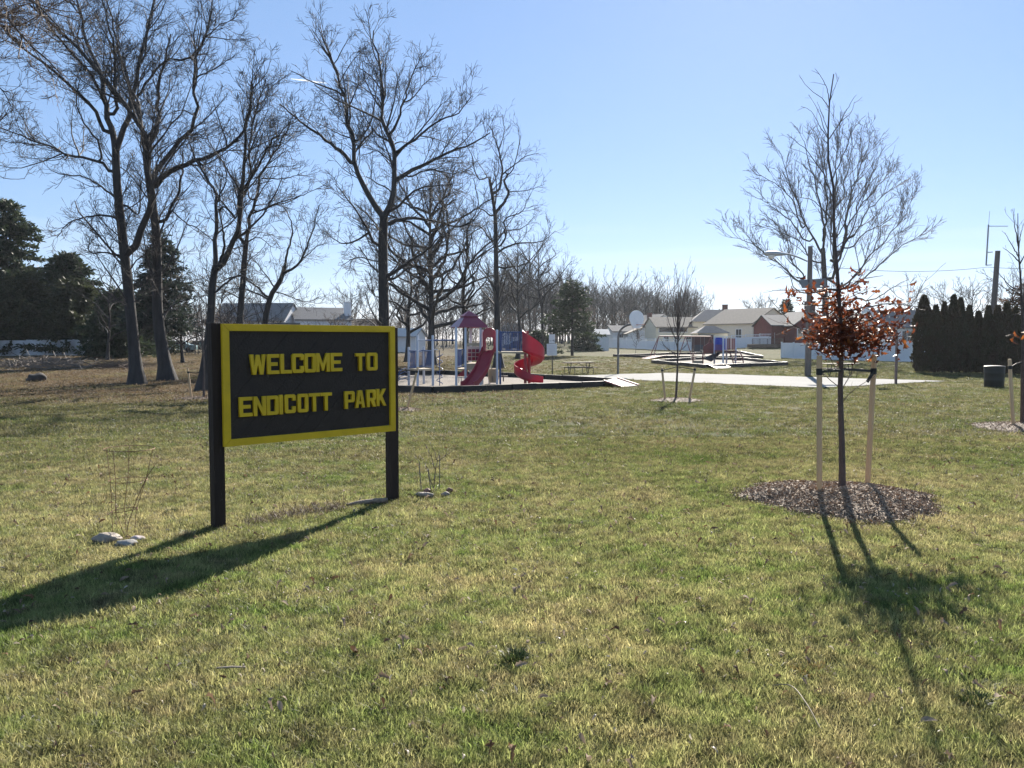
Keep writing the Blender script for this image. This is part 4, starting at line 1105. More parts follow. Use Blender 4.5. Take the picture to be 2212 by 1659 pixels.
# flat flood panels on the same post, tilted outwards
FLOOD = mat('flood_panel', (.17, .16, .14), .5, .08, 3)
for xa, xb_ in ((522, 585), (600, 714)):
    p = [A(xa, 1522 - (xa > 590) * 4, 47.4), A(xb_, 1520 - (xa > 590) * 8, 47.6), A(xb_ - (0 if xa > 590 else -2), 1580 - (xa > 590) * 2, 47.0), A(xa + (25 if xa < 590 else 0), 1580, 46.9)]
    MB().prism(p, (0, .09, 0)).build('flood_panel', FLOOD, lp)
MB().beam(A(525, 1550, 47.7), A(712, 1545, 47.9), .06, .08).build('bracket', METAL, lp)
b = gp(2137, 60)
kp = thing('thick_pole', 'thick grey pole with an antenna mast strapped to it behind the hedge', 'pole', b)
tz = pt(2138, 542, 60).z
MB().tube([b, Vector((b.x + .35, b.y, tz))], [.24, .17], 14).build('pole', POLEW, kp, True)
q = lambda x, y: pt((2400 + x * .3617) / 1.17541, (520 + y * .3617) / 1.17541, 59.8)
MB().tube([q(287, 425), q(304, 140)], .055, 8).build('mast', METAL, kp, True)
MB().tube([q(304, 150), q(440, 150)], .025, 6).tube([q(305, 140), q(312, 45)], .014, 6).build('antenna', METAL, kp)
MB().beam(q(288, 424), q(326, 422), .06, .06).beam(q(292, 334), q(332, 332), .06, .06).build('bracket', METAL, kp)
def wire(label, pts, sag, r=.012):
    pts = [Vector(p) for p in pts]; out = []
    for a, c in zip(pts, pts[1:]):
        for i in range(15):
            t = i / 14; p = a.lerp(c, t); p.z -= sag * 4 * t * (1 - t); out.append(p)
    o = MB().tube(out, r, 5).build('power_line', mat('wire', (.03, .03, .03), .6), None)
    tag(o, label, 'wire')
wire('thin power line running right from the lamp post past the thick pole', [pt(1748, 572, 47.9), pt(2133, 577, 59.6), pt(2420, 560, 64)], .35, .014)
wire('thin power line between the utility poles over the house roofs', [pt(1513, 682, 214.8), pt(1553, 671, 199.8), pt(1617, 666, 189.8), pt(1745, 655, 170)], .5, .03)

# ------------------------------------------------------------------ basketball hoops
def hoop(label, base_px, d, pole_top_conv, path, board, face, rim_side, colm):
    b = gp(base_px, d)
    t = thing('basketball_hoop', label, 'basketball hoop', b, 'fan board basketball hoops at the two ends of the court')
    face = Vector(face).normalized()           # horizontal direction from the pole towards the court
    prof = [(0, -.2), (0, 2.3)] + [(1.05 * (1 - math.cos(a)), 2.3 + .78 * math.sin(a)) for a in (math.radians(k) for k in (15, 30, 45, 60, 75, 90))] + [(1.35, 3.08)]
    MB().tube([b + face * x + Vector((0, 0, z)) for x, z in prof], .065, 12).build('pole', colm, t, True)
    side = Vector((0, 0, 1)).cross(face)
    o = b + face * 1.42 + Vector((0, 0, 3.32))
    out = [(-.32, -.48), (.32, -.48), (.62, -.12), (.70, .08)] + [(.70 * math.cos(a), .10 + .50 * math.sin(a)) for a in (k * math.pi / 12 for k in range(1, 12))] + [(-.70, .08), (-.62, -.12)]
    me = plate_mesh('backboard', out, [], .04, frame4(o, side, Vector((0, 0, 1)), face), mat('white_enamel', (.74, .75, .77), .35, .03), 0, ORG[t.name])
    link('backboard', me, t)
    r = MB(); rc = o + face * .40 + Vector((0, 0, -.27))
    ring = [rc + (side * math.cos(a) + face * math.sin(a)) * .23 for a in (k * 2 * math.pi / 20 for k in range(21))]
    r.tube(ring, .011, 6, False).beam(o + Vector((0, 0, -.27)), o + face * .18 + Vector((0, 0, -.27)), .12, .03)
    r.build('rim', mat('rim_orange', (.38, .10, .04), .5, .1), t, True)
    MB().beam(o - face * .10, o - face * .02, .35, .35).build('bracket', colm, t)
    return t
POLEG = mat('galvanised_dark', (.15, .15, .15), .5, .2, 3, metal=.5)
ctr = (COURT[0] + COURT[2]) / 2
hoop('far basketball hoop with fan shaped white backboard on the back edge of the court', 1335, 50.3, None, None, None, (.68, -.73, 0), 1, POLEG)
hoop('near basketball hoop with its white fan backboard behind the russet oak leaves', 1935, 39.2, None, None, None, (-.70, .71, 0), 1, mat('rust_pole', (.20, .135, .115), .7, .25, 3))

# ------------------------------------------------------------------ picnic tables
WOODT = mat('table_wood', (.15, .11, .08), .75, .25, 4, .3, 20)
TFRAME = mat('table_frame', (.045, .045, .042), .5, .1, metal=.3)
def picnic(label, px, d, rz, w=1.9):
    b = gp(px, d); R = Matrix.Rotation(rz, 3, 'Z'); T = lambda x, y, z: b + R @ Vector((x, y, z))
    t = thing('picnic_table', label, 'picnic table', b)
    top = None
    for i in range(5): MB().box(T(0, -.30 + i * .15, .74), (w, .14, .045), rz).build('plank', WOODT, t)
    for s in (-1, 1):
        for k in range(2): MB().box(T(0, s * (.60 + k * .15), .44), (w, .14, .045), rz).build('bench_plank', WOODT, t)
    for s in (-.62, .62):
        mb = MB()
        for q in (-1, 1):
            mb.tube([T(s, q * .30, .715), T(s, q * .05, .02)], .024, 8)
            mb.tube([T(s, q * .02, .38), T(s, q * .62, .41), T(s, q * .80, .40), T(s, q * .86, .30), T(s, q * .86, .10), T(s, q * .80, .015)], .021, 8)
        mb.tube([T(s, -.3, .70), T(s, .3, .70)], .02, 8).tube([T(s, 0, .30), T(0, 0, .70)], .014, 6)
        mb.build('leg_frame', TFRAME, t, True)
    return t
picnic('picnic table with bent tube legs on the grass left of the far basketball hoop', 1250, 50.5, .32)
picnic('picnic table beyond the court, seen behind the staked young oak', 1814, 47.5, .05, 2.1)

# ------------------------------------------------------------------ notice sign of the playground
b = gp(1193, 49.3)
ns = thing('notice_sign', 'playground notice board, a small plate over a larger white one on a thin post', 'sign', b)
S1 = lambda x, y, d=49.2: pt(*c1(x, y), d)
MB().box(b + Vector((0, 0, 1.25)), (.07, .07, 2.6)).build('post', mat('sign_post', (.10, .085, .07), .7, .2), ns)
WP = mat('plate_white', (.66, .67, .70), .4, .04)
for (x0, y0, x1_, y1_) in ((1387, 298, 1437, 375), (1368, 378, 1455, 478)):
    a, e = S1(x0, y1_), S1(x1_, y0)
    pl = MB().box(((a.x + e.x) / 2, a.y, (a.z + e.z) / 2), (e.x - a.x, .03, e.z - a.z)).build('plate', WP, ns)
    if y0 < 300:
        mb = MB()
        for (u, v, s) in ((.22, .28, .035), (.55, .30, .03), (.80, .34, .05), (.86, .22, .035)):
            mb.box((a.x + (e.x - a.x) * u, a.y - .017, a.z + (e.z - a.z) * v), (s * 1.4, .004, s))
        mb.build('pictograms', mat('print_black', (.02, .02, .02), .6), pl)['kind'] = 'stuff'
    else:
        mb = MB()
        for i in range(11):
            mb.box(((a.x + e.x) / 2, a.y - .017, a.z + (e.z - a.z) * (.12 + i * .075)), ((e.x - a.x) * (.72 - .1 * (i % 3)), .004, .012))
        mb.build('print_lines', mat('print_grey', (.42, .43, .47), .6), pl)['kind'] = 'stuff'

# ------------------------------------------------------------------ border timbers and ramps
TIMBER = mat('border_timber', (.013, .012, .013), .5, .3, 2, spec=.35)
def border(label, pts, h, ln=1.25, skip=()):
    t = thing('play_border', label, 'border', pts[0])
    n = len(pts)
    for i in range(n):
        if i in skip: continue
        a, b = Vector(pts[i]), Vector(pts[(i + 1) % n]); k = max(1, round((b - a).xy.length / ln))
        for j in range(k):
            p, q = a.lerp(b, j / k), a.lerp(b, (j + 1) / k)
            p.z = g1(p.x, p.y); q.z = g1(q.x, q.y); e = (q - p).normalized() * .012
            zz = Vector((0, 0, h / 2 - .02 + .008 * math.sin(j * 2.1 + i)))
            MB().beam(p + e + zz, q - e + zz, .13, h, (0, 0, 1)).build('timber', TIMBER, t, bevel=.012)
    return t
RAMPM = mat('ramp_plate', (.29, .25, .25), .8, .05)
RAMPR = mat('ramp_red', (.30, .06, .06), .5, .1)
border('black plastic timbers around the near play area with the tower slide', PLAY1, .30)
def ramp(label, quad, lift=.28):
    "quad: two ground points at the border, two out on the grass"
    a, b, c, d = [Vector(p) for p in quad]
    t = thing('access_ramp', label, 'ramp', a)
    for p in (a, b): p.z = g1(p.x, p.y) + lift
    for p in (c, d): p.z = g1(p.x, p.y) + .035
    MB().prism([a, b, c, d], (0, 0, -.03)).build('plate', RAMPM, t)
    up = Vector((0, 0, .09))
    for p, q in ((a, d), (b, c)): MB().beam(p + up * .25, q + up * .25, .05, .07).build('side_rail', RAMPR, t)
ramp('pale ramp with red sides leading down from the near play area towards the court', [gp(1304, 36.45), gp(1333, 39.3), gp(1379, 37.2), gp(1341, 35.9)])
border('black plastic timbers around the far play area with the blue hood', PLAY2, .33, 1.9)
ramp('pale ramp at the front of the far play area with the blue hood', [gp(1528, 61.2), gp(1557, 63.3), gp(1578, 61.2), gp(1546, 59.6)], .31)
border('black plastic timbers around the swing area in front of the long white fence', PLAY3, .34, 2.4)
ramp('pale ramp at the left front of the swing area', [gp(1417, 91.8), gp(1440, 92.5), gp(1404, 87), gp(1386, 87.5)], .32)

# ------------------------------------------------------------------ the near play structure
WPOST = mat('play_white', (.60, .62, .68), .35, .05, 2, spec=.5)
BLUEP = mat('play_blue', (.035, .085, .23), .4, .08, 2)
REDP = mat('play_red', (.34, .022, .045), .32, .08, 2, spec=.6, trans=.12)
REDS = mat('play_red_spiral', (.48, .032, .075), .33, .06, 2, spec=.6, trans=.38)
MAR = mat('play_maroon', (.22, .022, .06), .3, .06, 2, spec=.6)
TAN = mat('play_tan', (.46, .37, .26), .6, .08, 2)
PEACH = mat('play_peach', (.62, .45, .38), .5, .05, 2)
ps = thing('play_structure', 'big play structure with a maroon roofed tower, wavy red slide and spiral red slide', 'play structure', gp(*[(c1(700, 735))[0], 37.2]))
D0 = 37.2
def Z(cy, d=D0): return pt(1106, c1(0, cy)[1], d).z
def X(cx, d=D0): return pt(c1(cx, 0)[0], 735, d).x
def G(cx, d): x = X(cx, d); return Vector((x, d, g1(x, d)))
def P_(cx, cy, d=D0): return pt(*c1(cx, cy), d)
def ppost(cx, top, d, m=WPOST, r=.052):
    g = G(cx, d)
    MB().tube([Vector((g.x, d, g.z - .1)), Vector((g.x, d, Z(top, d) - .03)), Vector((g.x, d, Z(top, d)))], [r, r, r * .6], 10).build('post', m, ps, True)
for cx, top, d in ((193, 405, 37.3), (268, 305, 36.6), (320, 405, 38.6), (398, 305, 37.0), (597, 235, 36.8), (676, 235, 37.2), (720, 230, 38.6), (805, 235, 37.5), (945, 258, 37.0), (880, 470, 38.6), (1186, 268, 37.6)):
    ppost(cx, top, d, WPOST if cx != 1186 else REDP, .056 if cx != 1186 else .07)
ppost(972, 268, 37.4, BLUEP, .05)
ppost(820, 258, 38.2, WPOST, .05)
def railing(a, b, h, n, m=BLUEP):
    a, b = Vector(a), Vector(b); mb = MB()
    up = Vector((0, 0, h))
    mb.tube([a + Vector((0, 0, .06)), b + Vector((0, 0, .06))], .024, 6).tube([a + up, b + up], .026, 6)
    for i in range(n + 1):
        p = a.lerp(b, i / n); mb.tube([p + Vector((0, 0, .06)), p + up], .016, 6)
    mb.build('railing', m, ps, True)['kind'] = 'stuff'
zlow = Z(590)
railing((X(193, 37.3), 37.3, zlow), (X(268, 36.7), 36.7, zlow), .82, 6)
railing((X(193, 37.3), 37.3, zlow), (X(320, 38.6), 38.6, zlow), .82, 12)
railing((X(320, 38.6), 38.6, zlow), (X(398, 37.0), 37.0, zlow), .82, 9)
railing((X(600, 36.8), 36.8, Z(585)), (X(670, 37.2), 37.2, Z(585)), .84, 5)
railing((X(600, 36.9), 36.9, Z(585)), (X(640, 38.5), 38.5, Z(585)), .84, 7)
def deck(pts, th, m=TAN):
    MB().prism([Vector(p) for p in pts], (0, 0, -th)).build('deck', m, ps)
deck([(X(193, 37.3), 37.3, zlow), (X(268, 36.6), 36.6, zlow), (X(398, 37.0), 37.0, zlow), (X(320, 38.6), 38.6, zlow)], .06)
deck([(X(600, 36.8), 36.8, Z(590)), (X(676, 37.2), 37.2, Z(590)), (X(720, 38.6), 38.6, Z(590)), (X(640, 38.5), 38.5, Z(590))], .06)
zt = Z(545)
deck([(X(678, 37.25), 37.25, zt), (X(805, 37.5), 37.5, zt), (X(820, 38.6), 38.6, zt), (X(720, 38.6), 38.6, zt)], .30)
zb = Z(445)
deck([(X(820, 37.5), 37.5, zb), (X(960, 37.0), 37.0, zb), (X(1205, 37.5), 37.5, zb), (X(1205, 38.6), 38.6, zb), (X(820, 38.6), 38.6, zb)], .08)
railing((X(968, 37.3), 37.3, zb), (X(1178, 37.6), 37.6, zb), .90, 17)
railing((X(968, 38.5), 38.5, zb), (X(1178, 38.6), 38.6, zb), .90, 12)
# tic tac toe panel with frame
pa, pb_ = Vector((X(690, 37.3), 37.3, Z(525))), Vector((X(800, 37.5), 37.5, Z(525)))
ax_ = (pb_ - pa); ph = Z(400) - Z(525)
pan = MB().box((pa + pb_) / 2 + Vector((0, 0, ph / 2)), (ax_.length, .04, ph), math.atan2(ax_.y, ax_.x)).build('game_panel', PEACH, ps)
for i in range(3):
    for j in range(3):
        cc = pa + ax_ * (.2 + .3 * i) + Vector((0, -.03, ph * (.16 + .27 * j)))
        MB().box(cc, (ax_.length * .24, .05, ph * .22), math.atan2(ax_.y, ax_.x)).build('tile', REDP if (i + j) % 2 else MAR, pan, bevel=.01)
MB().box((pa + pb_) / 2 + Vector((0, .02, ph + .09)), (ax_.length, .05, .12), math.atan2(ax_.y, ax_.x)).build('panel_rail', TAN, ps)
# overhead track, pegs, ring rungs
MB().tube([(X(398, 37.0), 37.0, Z(348)), (X(597, 36.8), 36.8, Z(348))], .035, 8).tube([(X(268, 36.6), 36.6, Z(348)), (X(398, 37.0), 37.0, Z(348))], .028, 8).build('overhead_track', BLUEP, ps, True)
MB().tube([(X(272, 36.5), 36.5, Z(348)), (X(332, 36.5), 36.5, Z(348))], .022, 8).tube([(X(400, 36.9), 36.9, Z(427)), (X(440, 36.9), 36.9, Z(427))], .022, 8).build('grab_bar', WPOST, ps, True)
mb = MB()
for k in range(5):
    cx = 430 + k * 32
    mb.tube([(X(cx, 36.9), 36.9, Z(348)), (X(cx, 36.9), 36.9, Z(395))], .008, 5)
    rc = Vector((X(cx, 36.9), 36.9, Z(405)))
    mb.tube([rc + Vector((.055 * math.cos(a), 0, .055 * math.sin(a))) for a in (j * math.pi / 6 for j in range(13))], .012, 6, False)
mb.build('ring_handles', METAL, ps, True)['kind'] = 'stuff'
# coiled climber pole
hx = Vector((X(455, 37.0), 37.0, 0))
z0, z1 = g1(hx.x, hx.y), Z(470)
MB().tube([Vector((hx.x, hx.y, z0 - .05)), Vector((hx.x, hx.y, z1 + .2))], .02, 8).tube([Vector((hx.x + .135 * math.cos(a), hx.y + .135 * math.sin(a), z0 + .12 + (z1 - z0 - .1) * a / 25.2)) for a in np.linspace(0, 25.2, 80)], .018, 6).build('coil_climber', BLUEP, ps, True)
# arched loops of the climber at the left
mb = MB()
for k in range(4):
    dd = 37.0 + .18 * k
    mb.tube([P_(193, 600 + k * 28, 37.2), P_(160, 585 + k * 30, dd - .4), P_(120, 610 + k * 24, dd - .8), P_(95, 660 + k * 12, dd - .8), P_(85, 720, dd - .8)], .02, 6)
mb.build('loop_climber', BLUEP, ps, True)
# a low red steering panel under the small deck, with its bench bars
MB().prism([P_(604, 655, 37.9), P_(700, 655, 37.9), P_(694, 600, 37.9), P_(660, 598, 37.9)], (0, .08, 0)).build('play_panel', REDP, ps)
MB().tube([P_(604, 662, 37.8), P_(690, 662, 37.8)], .02, 6).tube([P_(620, 662, 37.8), P_(620, 712, 37.8)], .02, 6).tube([P_(640, 662, 37.8), P_(640, 712, 37.8)], .02, 6).build('grab_bar', METAL, ps, True)
# step ladder and tan drum under the bridge
mb = MB()
for s in (0, 1):
    mb.tube([P_(900 + s * 95, 560, 38.2), P_(905 + s * 92, 695, 38.0)], .02, 6)
for k in range(3): mb.tube([P_(902, 580 + k * 38, 38.2), P_(997, 580 + k * 38, 38.2)], .018, 6)
mb.build('rung_ladder', mat('play_grey', (.12, .12, .13), .5), ps, True)
MB().lathe(P_(915, 655, 38.3), [(.2, -.30), (.26, -.1), (.26, .2), (.2, .36)], 14).build('crawl_drum', TAN, ps, True)
MB().box(P_(1005, 655, 38.1), (.36, .25, .05)).tube([P_(1000, 655, 38.1), P_(1000, 700, 38.1)], .025, 6).build('step_pod', mat('play_brown', (.10, .065, .05), .6), ps)
# roof: flared skirt and raised cap, each slope its own panel
cx0, d_r = X(707, 37.9), 37.9
zE, zM, zT = Z(230), Z(138), Z(100)
rot = .36
def ring4(hw, z): return [Vector((cx0 + hw * 1.414 * math.cos(rot + math.pi / 4 + k * math.pi / 2), d_r + hw * 1.414 * math.sin(rot + math.pi / 4 + k * math.pi / 2), z)) for k in range(4)]
e0, e1, m0 = ring4(.70, zE - .02), ring4(.60, zE + .12), ring4(.27, zM)
c0_, ap = ring4(.36, zM - .01), Vector((cx0, d_r, zT + .05))
for k in range(4):
    j = (k + 1) % 4
    q = MB(); th = Vector((0, 0, -.03))
    V = [e0[k], e0[j], e1[j], e1[k], m0[j], m0[k]]
    q.add(V + [v + th for v in V], [(0, 1, 2, 3), (3, 2, 4, 5), (6, 9, 8, 7), (9, 11, 10, 8), (0, 6, 7, 1), (1, 7, 8, 2), (2, 8, 10, 4), (5, 4, 10, 11), (3, 9, 6, 0), (5, 11, 9, 3)])
    q.build('roof_panel', MAR, ps)
    MB().add([c0_[k], c0_[j], ap, c0_[k] + th, c0_[j] + th, ap + th], [(0, 1, 2), (3, 5, 4), (0, 3, 4, 1), (1, 4, 5, 2), (2, 5, 3, 0)]).build('roof_cap', MAR, ps)
# wavy slide: U section swept down towards the lower left
def sweep(path, across, prof, name, m, parent, smooth=True):
    "path: list of points, across: list of unit vectors, prof: closed list of (across, up)"
    vs, K, n = [], len(path), len(prof)
    for p, a in zip(path, across):
        for (u, w) in prof: vs.append(Vector(p) + Vector(a) * u + Vector((0, 0, w)))
    fs = [(i * n + j, i * n + (j + 1) % n, (i + 1) * n + (j + 1) % n, (i + 1) * n + j) for i in range(K - 1) for j in range(n)]
    fs += [tuple(range(n)), tuple((K - 1) * n + j for j in range(n))]
    return MB().add(vs, fs).build(name, m, parent, smooth)
ctrl = [(878, 430, 37.3), (862, 470, 37.1), (825, 560, 36.5), (790, 640, 36.1), (752, 700, 35.7), (722, 722, 35.4), (690, 728, 35.1)]
path = [Vector(p) for p in smooth_line([P_(*c) for c in ctrl], 28)]
dr = (path[-1] - path[0]); dr.z = 0; dr.normalize(); ac = Vector((-dr.y, dr.x, 0)); 
ac = (ac * .6 + Vector((-.95, .1, 0)).normalized() * .4).normalized() if ac.x < 0 else (ac * .6 + Vector((.95, .1, 0)).normalized() * .4).normalized()
wv = .03
U = [(-.30, .20), (-.30, -.06), (.30, -.06), (.30, .20), (.255, .20), (.24, .0), (-.24, 0), (-.255, .20)]
path = [p + Vector((0, 0, .05 * math.sin(i / 27 * 11))) for i, p in enumerate(path)]
sweep(path, [ac] * len(path), U, 'wave_slide', REDP, ps)
# arched red hood with opening at the slide top
hx0, hx1 = X(822, 37.25), X(940, 37.25); hz0, hz1 = Z(445, 37.25), Z(240, 37.25)
w = hx1 - hx0; hh = hz1 - hz0
outl = [(0, 0), (w, 0), (w, hh * .72)] + [(w / 2 + w / 2 * math.cos(a), hh * .72 + hh * .28 * math.sin(a)) for a in (k * math.pi / 10 for k in range(1, 10))] + [(0, hh * .72)]
hol = [(w * .24, hh * .04), (w * .78, hh * .04), (w * .78, hh * .50), (w * .68, hh * .60), (w * .34, hh * .60), (w * .24, hh * .50)]
link('slide_hood', plate_mesh('slide_hood', outl, [hol[::-1]], .30, frame4(Vector((hx0, 37.35, hz0)), Vector((1, 0, 0)), Vector((0, 0, 1)), Vector((0, -1, 0))), REDP, .025, ORG[ps.name]), ps)
# spiral slide
axc = Vector((X(1219, 37.9), 37.9, 0)); Ro, Ri = .71, .12
na = 66; th0, th1 = math.radians(-118), math.radians(275)
zS, zEnd = Z(440, 37.6), g1(axc.x, axc.y) + .22
vs, fs = [], []; n = 10
def spiral_prof(f):
    ho = .95 - .48 * min(1, f / .30)
    if f > .9: ho -= .12 * (f - .9) / .1
    hi = .26
    return [(Ro, ho), (Ro, .08), (Ro - .10, -.03), (Ri + .06, -.03), (Ri, .05), (Ri, hi), (Ri + .04, hi), (Ri + .07, .02), (Ro - .13, .02), (Ro - .04, ho)]
for i in range(na + 1):
    f = i / na; a = th0 + (th1 - th0) * f; z = zS + (zEnd - zS) * f ** .95
    for (r_, h_) in spiral_prof(f): vs.append(axc + Vector((r_ * math.cos(a), r_ * math.sin(a), z + h_)))
tang = Vector((-math.sin(th1), math.cos(th1), 0))
for e in (.30, .58):
    for (r_, h_) in spiral_prof(1): vs.append(axc + Vector((r_ * math.cos(th1), r_ * math.sin(th1), zEnd + h_ * (1 - .4 * e) - .06 * e)) + tang * e)
K = na + 3
fs = [(i * n + j, i * n + (j + 1) % n, (i + 1) * n + (j + 1) % n, (i + 1) * n + j) for i in range(K - 1) for j in range(n)] + [tuple(range(n)), tuple((K - 1) * n + j for j in range(n))]
MB().add(vs, fs).build('spiral_slide', REDS, ps, True)
MB().tube([Vector((axc.x, axc.y, g1(axc.x, axc.y) - .05)), Vector((axc.x, axc.y, Z(420, 37.9)))], .07, 12).build('spiral_pole', REDP, ps, True)
q = axc + Vector((.2, -.45, 0)); g = g1(q.x, q.y)
MB().tube([Vector((q.x, q.y, g)), Vector((q.x, q.y, zEnd))], .025, 6).tube([Vector((q.x + .3, q.y, g)), Vector((q.x + .3, q.y, zEnd))], .025, 6).build('slide_leg', METAL, ps, True)
MB().box(Vector((X(1186, 37.5), 37.55, Z(355))), (.10, .30, Z(268) - Z(442))).box(Vector((X(1205, 37.5), 37.45, Z(355))), (.08, .08, Z(268) - Z(442))).build('slide_entry', REDP, ps)

# ------------------------------------------------------------------ swing frame and far play structure
b = gp(1480, 105)
SWR = mat('swing_red', (.23, .065, .06), .5, .1)
sw = thing('swing_frame', 'long red swing frame with slanted legs before the white fence', 'swing set', b)
S9 = lambda x, y, d: pt(*c9(x, y), d)
a1, a2 = S9(245, 172, 104), S9(1215, 180, 104)
MB().tube([a1, a2], .07, 8).build('top_beam', SWR, sw, True)
for p in (a1, a1.lerp(a2, .51), a2):
    for s in (-1, 1):
        q = Vector((p.x + (-.9 if p is a1 else -.55 * s), p.y + 1.3 * s, 0)); q.z = g1(q.x, q.y) - .05
        MB().tube([p, q], .055, 8).build('leg', SWR, sw, True)
mb = MB()
for f in (.14, .34, .64, .84):
    p = a1.lerp(a2, f)
    for s in (-.25, .25): mb.tube([p + Vector((s, 0, 0)), p + Vector((s, 0, -1.75))], .015, 5)
    MB().box(p + Vector((0, 0, -1.78)), (.52, .2, .05)).build('swing_seat', TIMBER, sw)
mb.build('chains', METAL, sw)['kind'] = 'stuff'
BLUEH = mat('hood_blue', (.02, .06, .42), .4, .06, 2, trans=.3)
BRR = mat('play_brownred', (.20, .055, .045), .5, .15)
b = gp(1575, 70)
p2 = thing('play_structure', 'smaller far play structure with a bright blue hood and arched red ladder', 'play structure', b)
def q9post(x, top, d, m=WPOST, r=.075):
    px = c9(x, 0)[0]; g = gp(px, d); zt_ = pt(px, c9(0, top)[1], d).z
    MB().tube([g - Vector((0, 0, .1)), Vector((g.x, d, zt_ - .05)), Vector((g.x, d, zt_))], [r, r, r * .5], 10).build('post', m, p2, True)
for x, t_, d in ((1280, 190, 71.5), (1443, 190, 70), (1507, 190, 72), (1677, 190, 70.5)): q9post(x, t_, d)
for x, t_, d in ((880, 480, 71), (1065, 480, 71)): q9post(x, t_, d, BRR, .06)
MB().prism([S9(1060, 630, 70.9), S9(890, 630, 70.9), S9(890, 705, 70.9), S9(1060, 705, 70.9)], (0, .06, 0)).build('low_panel', TAN, p2)
for k in range(4):
    MB().box(S9(890, 490 + k * 38, 70.9), (.42, .25, .05)).build('step', BRR, p2)
# blue hood: part of a drum
cc = S9(1362, 440, 71); R_ = (S9(1430, 440, 71).x - S9(1292, 440, 71).x) / 2
hz = S9(1362, 200, 71).z - cc.z
vs, fs = [], []
nn = 14
for i in range(nn + 1):
    a = math.radians(-200 + 220 * i / nn)
    for zz, rr_ in ((0, 1), (hz * .85, 1), (hz, .86)):
        for th in (0, .05): vs.append(cc + Vector(((R_ - th) * rr_ * math.cos(a), (R_ - th) * rr_ * math.sin(a), zz)))
for i in range(nn):
    o, q = i * 6, (i + 1) * 6
    fs += [(o, q, q + 2, o + 2), (o + 2, q + 2, q + 4, o + 4), (o + 1, o + 3, q + 3, q + 1), (o + 3, o + 5, q + 5, q + 3), (o + 4, q + 4, q + 5, o + 5), (o, o + 1, q + 1, q)]
MB().add(vs, fs).build('blue_hood', BLUEH, p2, True)
MB().prism([S9(1455, 215, 70.6), S9(1490, 215, 70.6), S9(1490, 430, 70.6), S9(1455, 430, 70.6)], (0, .05, 0)).build('side_panel', BLUEH, p2)
for k in range(5):
    x = 1525 + k * 30
    MB().prism([S9(x, 215, 71), S9(x + 22, 215, 71), S9(x + 22, 430, 71), S9(x, 430, 71)], (0, .06, 0)).build('slat', BRR if k != 2 else PEACH, p2)
MB().prism([S9(1290, 440, 70), S9(1680, 440, 70), S9(1700, 440, 72.5), S9(1300, 440, 72.5)], (0, 0, -.10)).build('deck', BRR, p2)
MB().prism([S9(1075, 370, 71.6), S9(1190, 285, 71.6), S9(1290, 320, 71.6), S9(1300, 490, 71.6), S9(1085, 490, 71.6)], (0, .08, 0)).build('wall_panel', BRR, p2)
for k in range(6):
    x = 1310 + k * 20
    MB().tube([S9(x, 330, 70), S9(x, 440, 70)], .025, 6).build('baluster', BRR, p2)
def cwave(pts, r, name, m): MB().tube([Vector(p) for p in smooth_line(pts, 14)], r, 8).build(name, m, p2, True)
for dx, d in ((0, 69.8), (200, 69.8)):
    cwave([S9(1490 + dx, 447, d + .8), S9(1560 + dx * .98, 480, d + .3), S9(1605 + dx * .97, 550, d), S9(1638 + dx * .96, 690, d - .2)], .05, 'ladder_rail', BRR)
    MB().tube([S9(1490 + dx, 445, d + .8), S9(1535 + dx, 462, d + .55)], .062, 8).build('grip', WPOST, p2, True)
for k in range(6):
    f = k / 5
    MB().tube([S9(1500 + 130 * f ** .7, 450 + 220 * f, 70.2 - .3 * f), S9(1700 + 125 * f ** .7, 450 + 220 * f, 70.2 - .3 * f)], .03, 6).build('rung', BRR, p2, True)
MB().prism([S9(1080, 585, 70.5), S9(1260, 500, 71.5), S9(1410, 490, 71.5), S9(1240, 640, 70.5)], (0, .4, -.06)).build('net_climber', mat('net_dark', (.05, .045, .05), .8), p2)
# ------------------------------------------------------------------ the park sign
BLACK = mat('sign_black', (.025, .0165, .013), .55, .25, 9, .35, 60, spec=.35)
POSTB = mat('post_black', (.028, .018, .014), .75, .4, 4, .6, 45, stretch=(1, 1, .12), spec=.3)
YELL = mat('sign_yellow', (.62, .405, .010), .5, .14, 5, .12, 70, spec=.35)
pl_ = pt(485, 967, 6.99); pr_ = pt(855, 930, 8.25)
zb_, zt_ = (pl_.z + pr_.z) / 2, (pt(485, 701, 6.99).z + pt(855, 703, 8.25).z) / 2
ox = Vector((pr_.x - pl_.x, pr_.y - pl_.y, 0)); W = ox.length; ex = ox.normalized(); ez = Vector((0, 0, 1)); en = ex.cross(ez)   # en points at the viewer
O = Vector((pl_.x, pl_.y, zb_)); H = zt_ - zb_
rootp = O + ox * .5; rootp.z = g1(rootp.x, rootp.y)
sg = thing('park_sign', 'black park sign with yellow frame and letters reading WELCOME TO ENDICOTT PARK on two posts', 'sign', rootp)
SP = lambda u, v, n=0: O + ex * u + ez * v + en * n
def hit(px, py, n=0.0):
    r = ray(px, py); c = Vector((0, 0, EYE)); p0 = SP(0, 0, n)
    t = (p0 - c).dot(en) / r.dot(en); q = c + r * t - O
    return q.dot(ex), q.z
ANG = math.atan2(ex.y, ex.x)
ps_ = .098
for u, top in ((-.073 + ps_ / 2, H + .006), (W + .073 - ps_ / 2, H - .012)):
    p = SP(u, 0, -.052 - ps_ / 2); g = g1(p.x, p.y); z1 = O.z + top
    MB().box((p.x, p.y, (g - .12 + z1) / 2), (ps_, ps_, z1 - g + .12), ANG).build('post', POSTB, sg, bevel=.005)
fw = .062
MB().box(SP(W / 2, H / 2, -.046), (W - .01, .012, H - .01), ANG).build('backing', POSTB, sg)
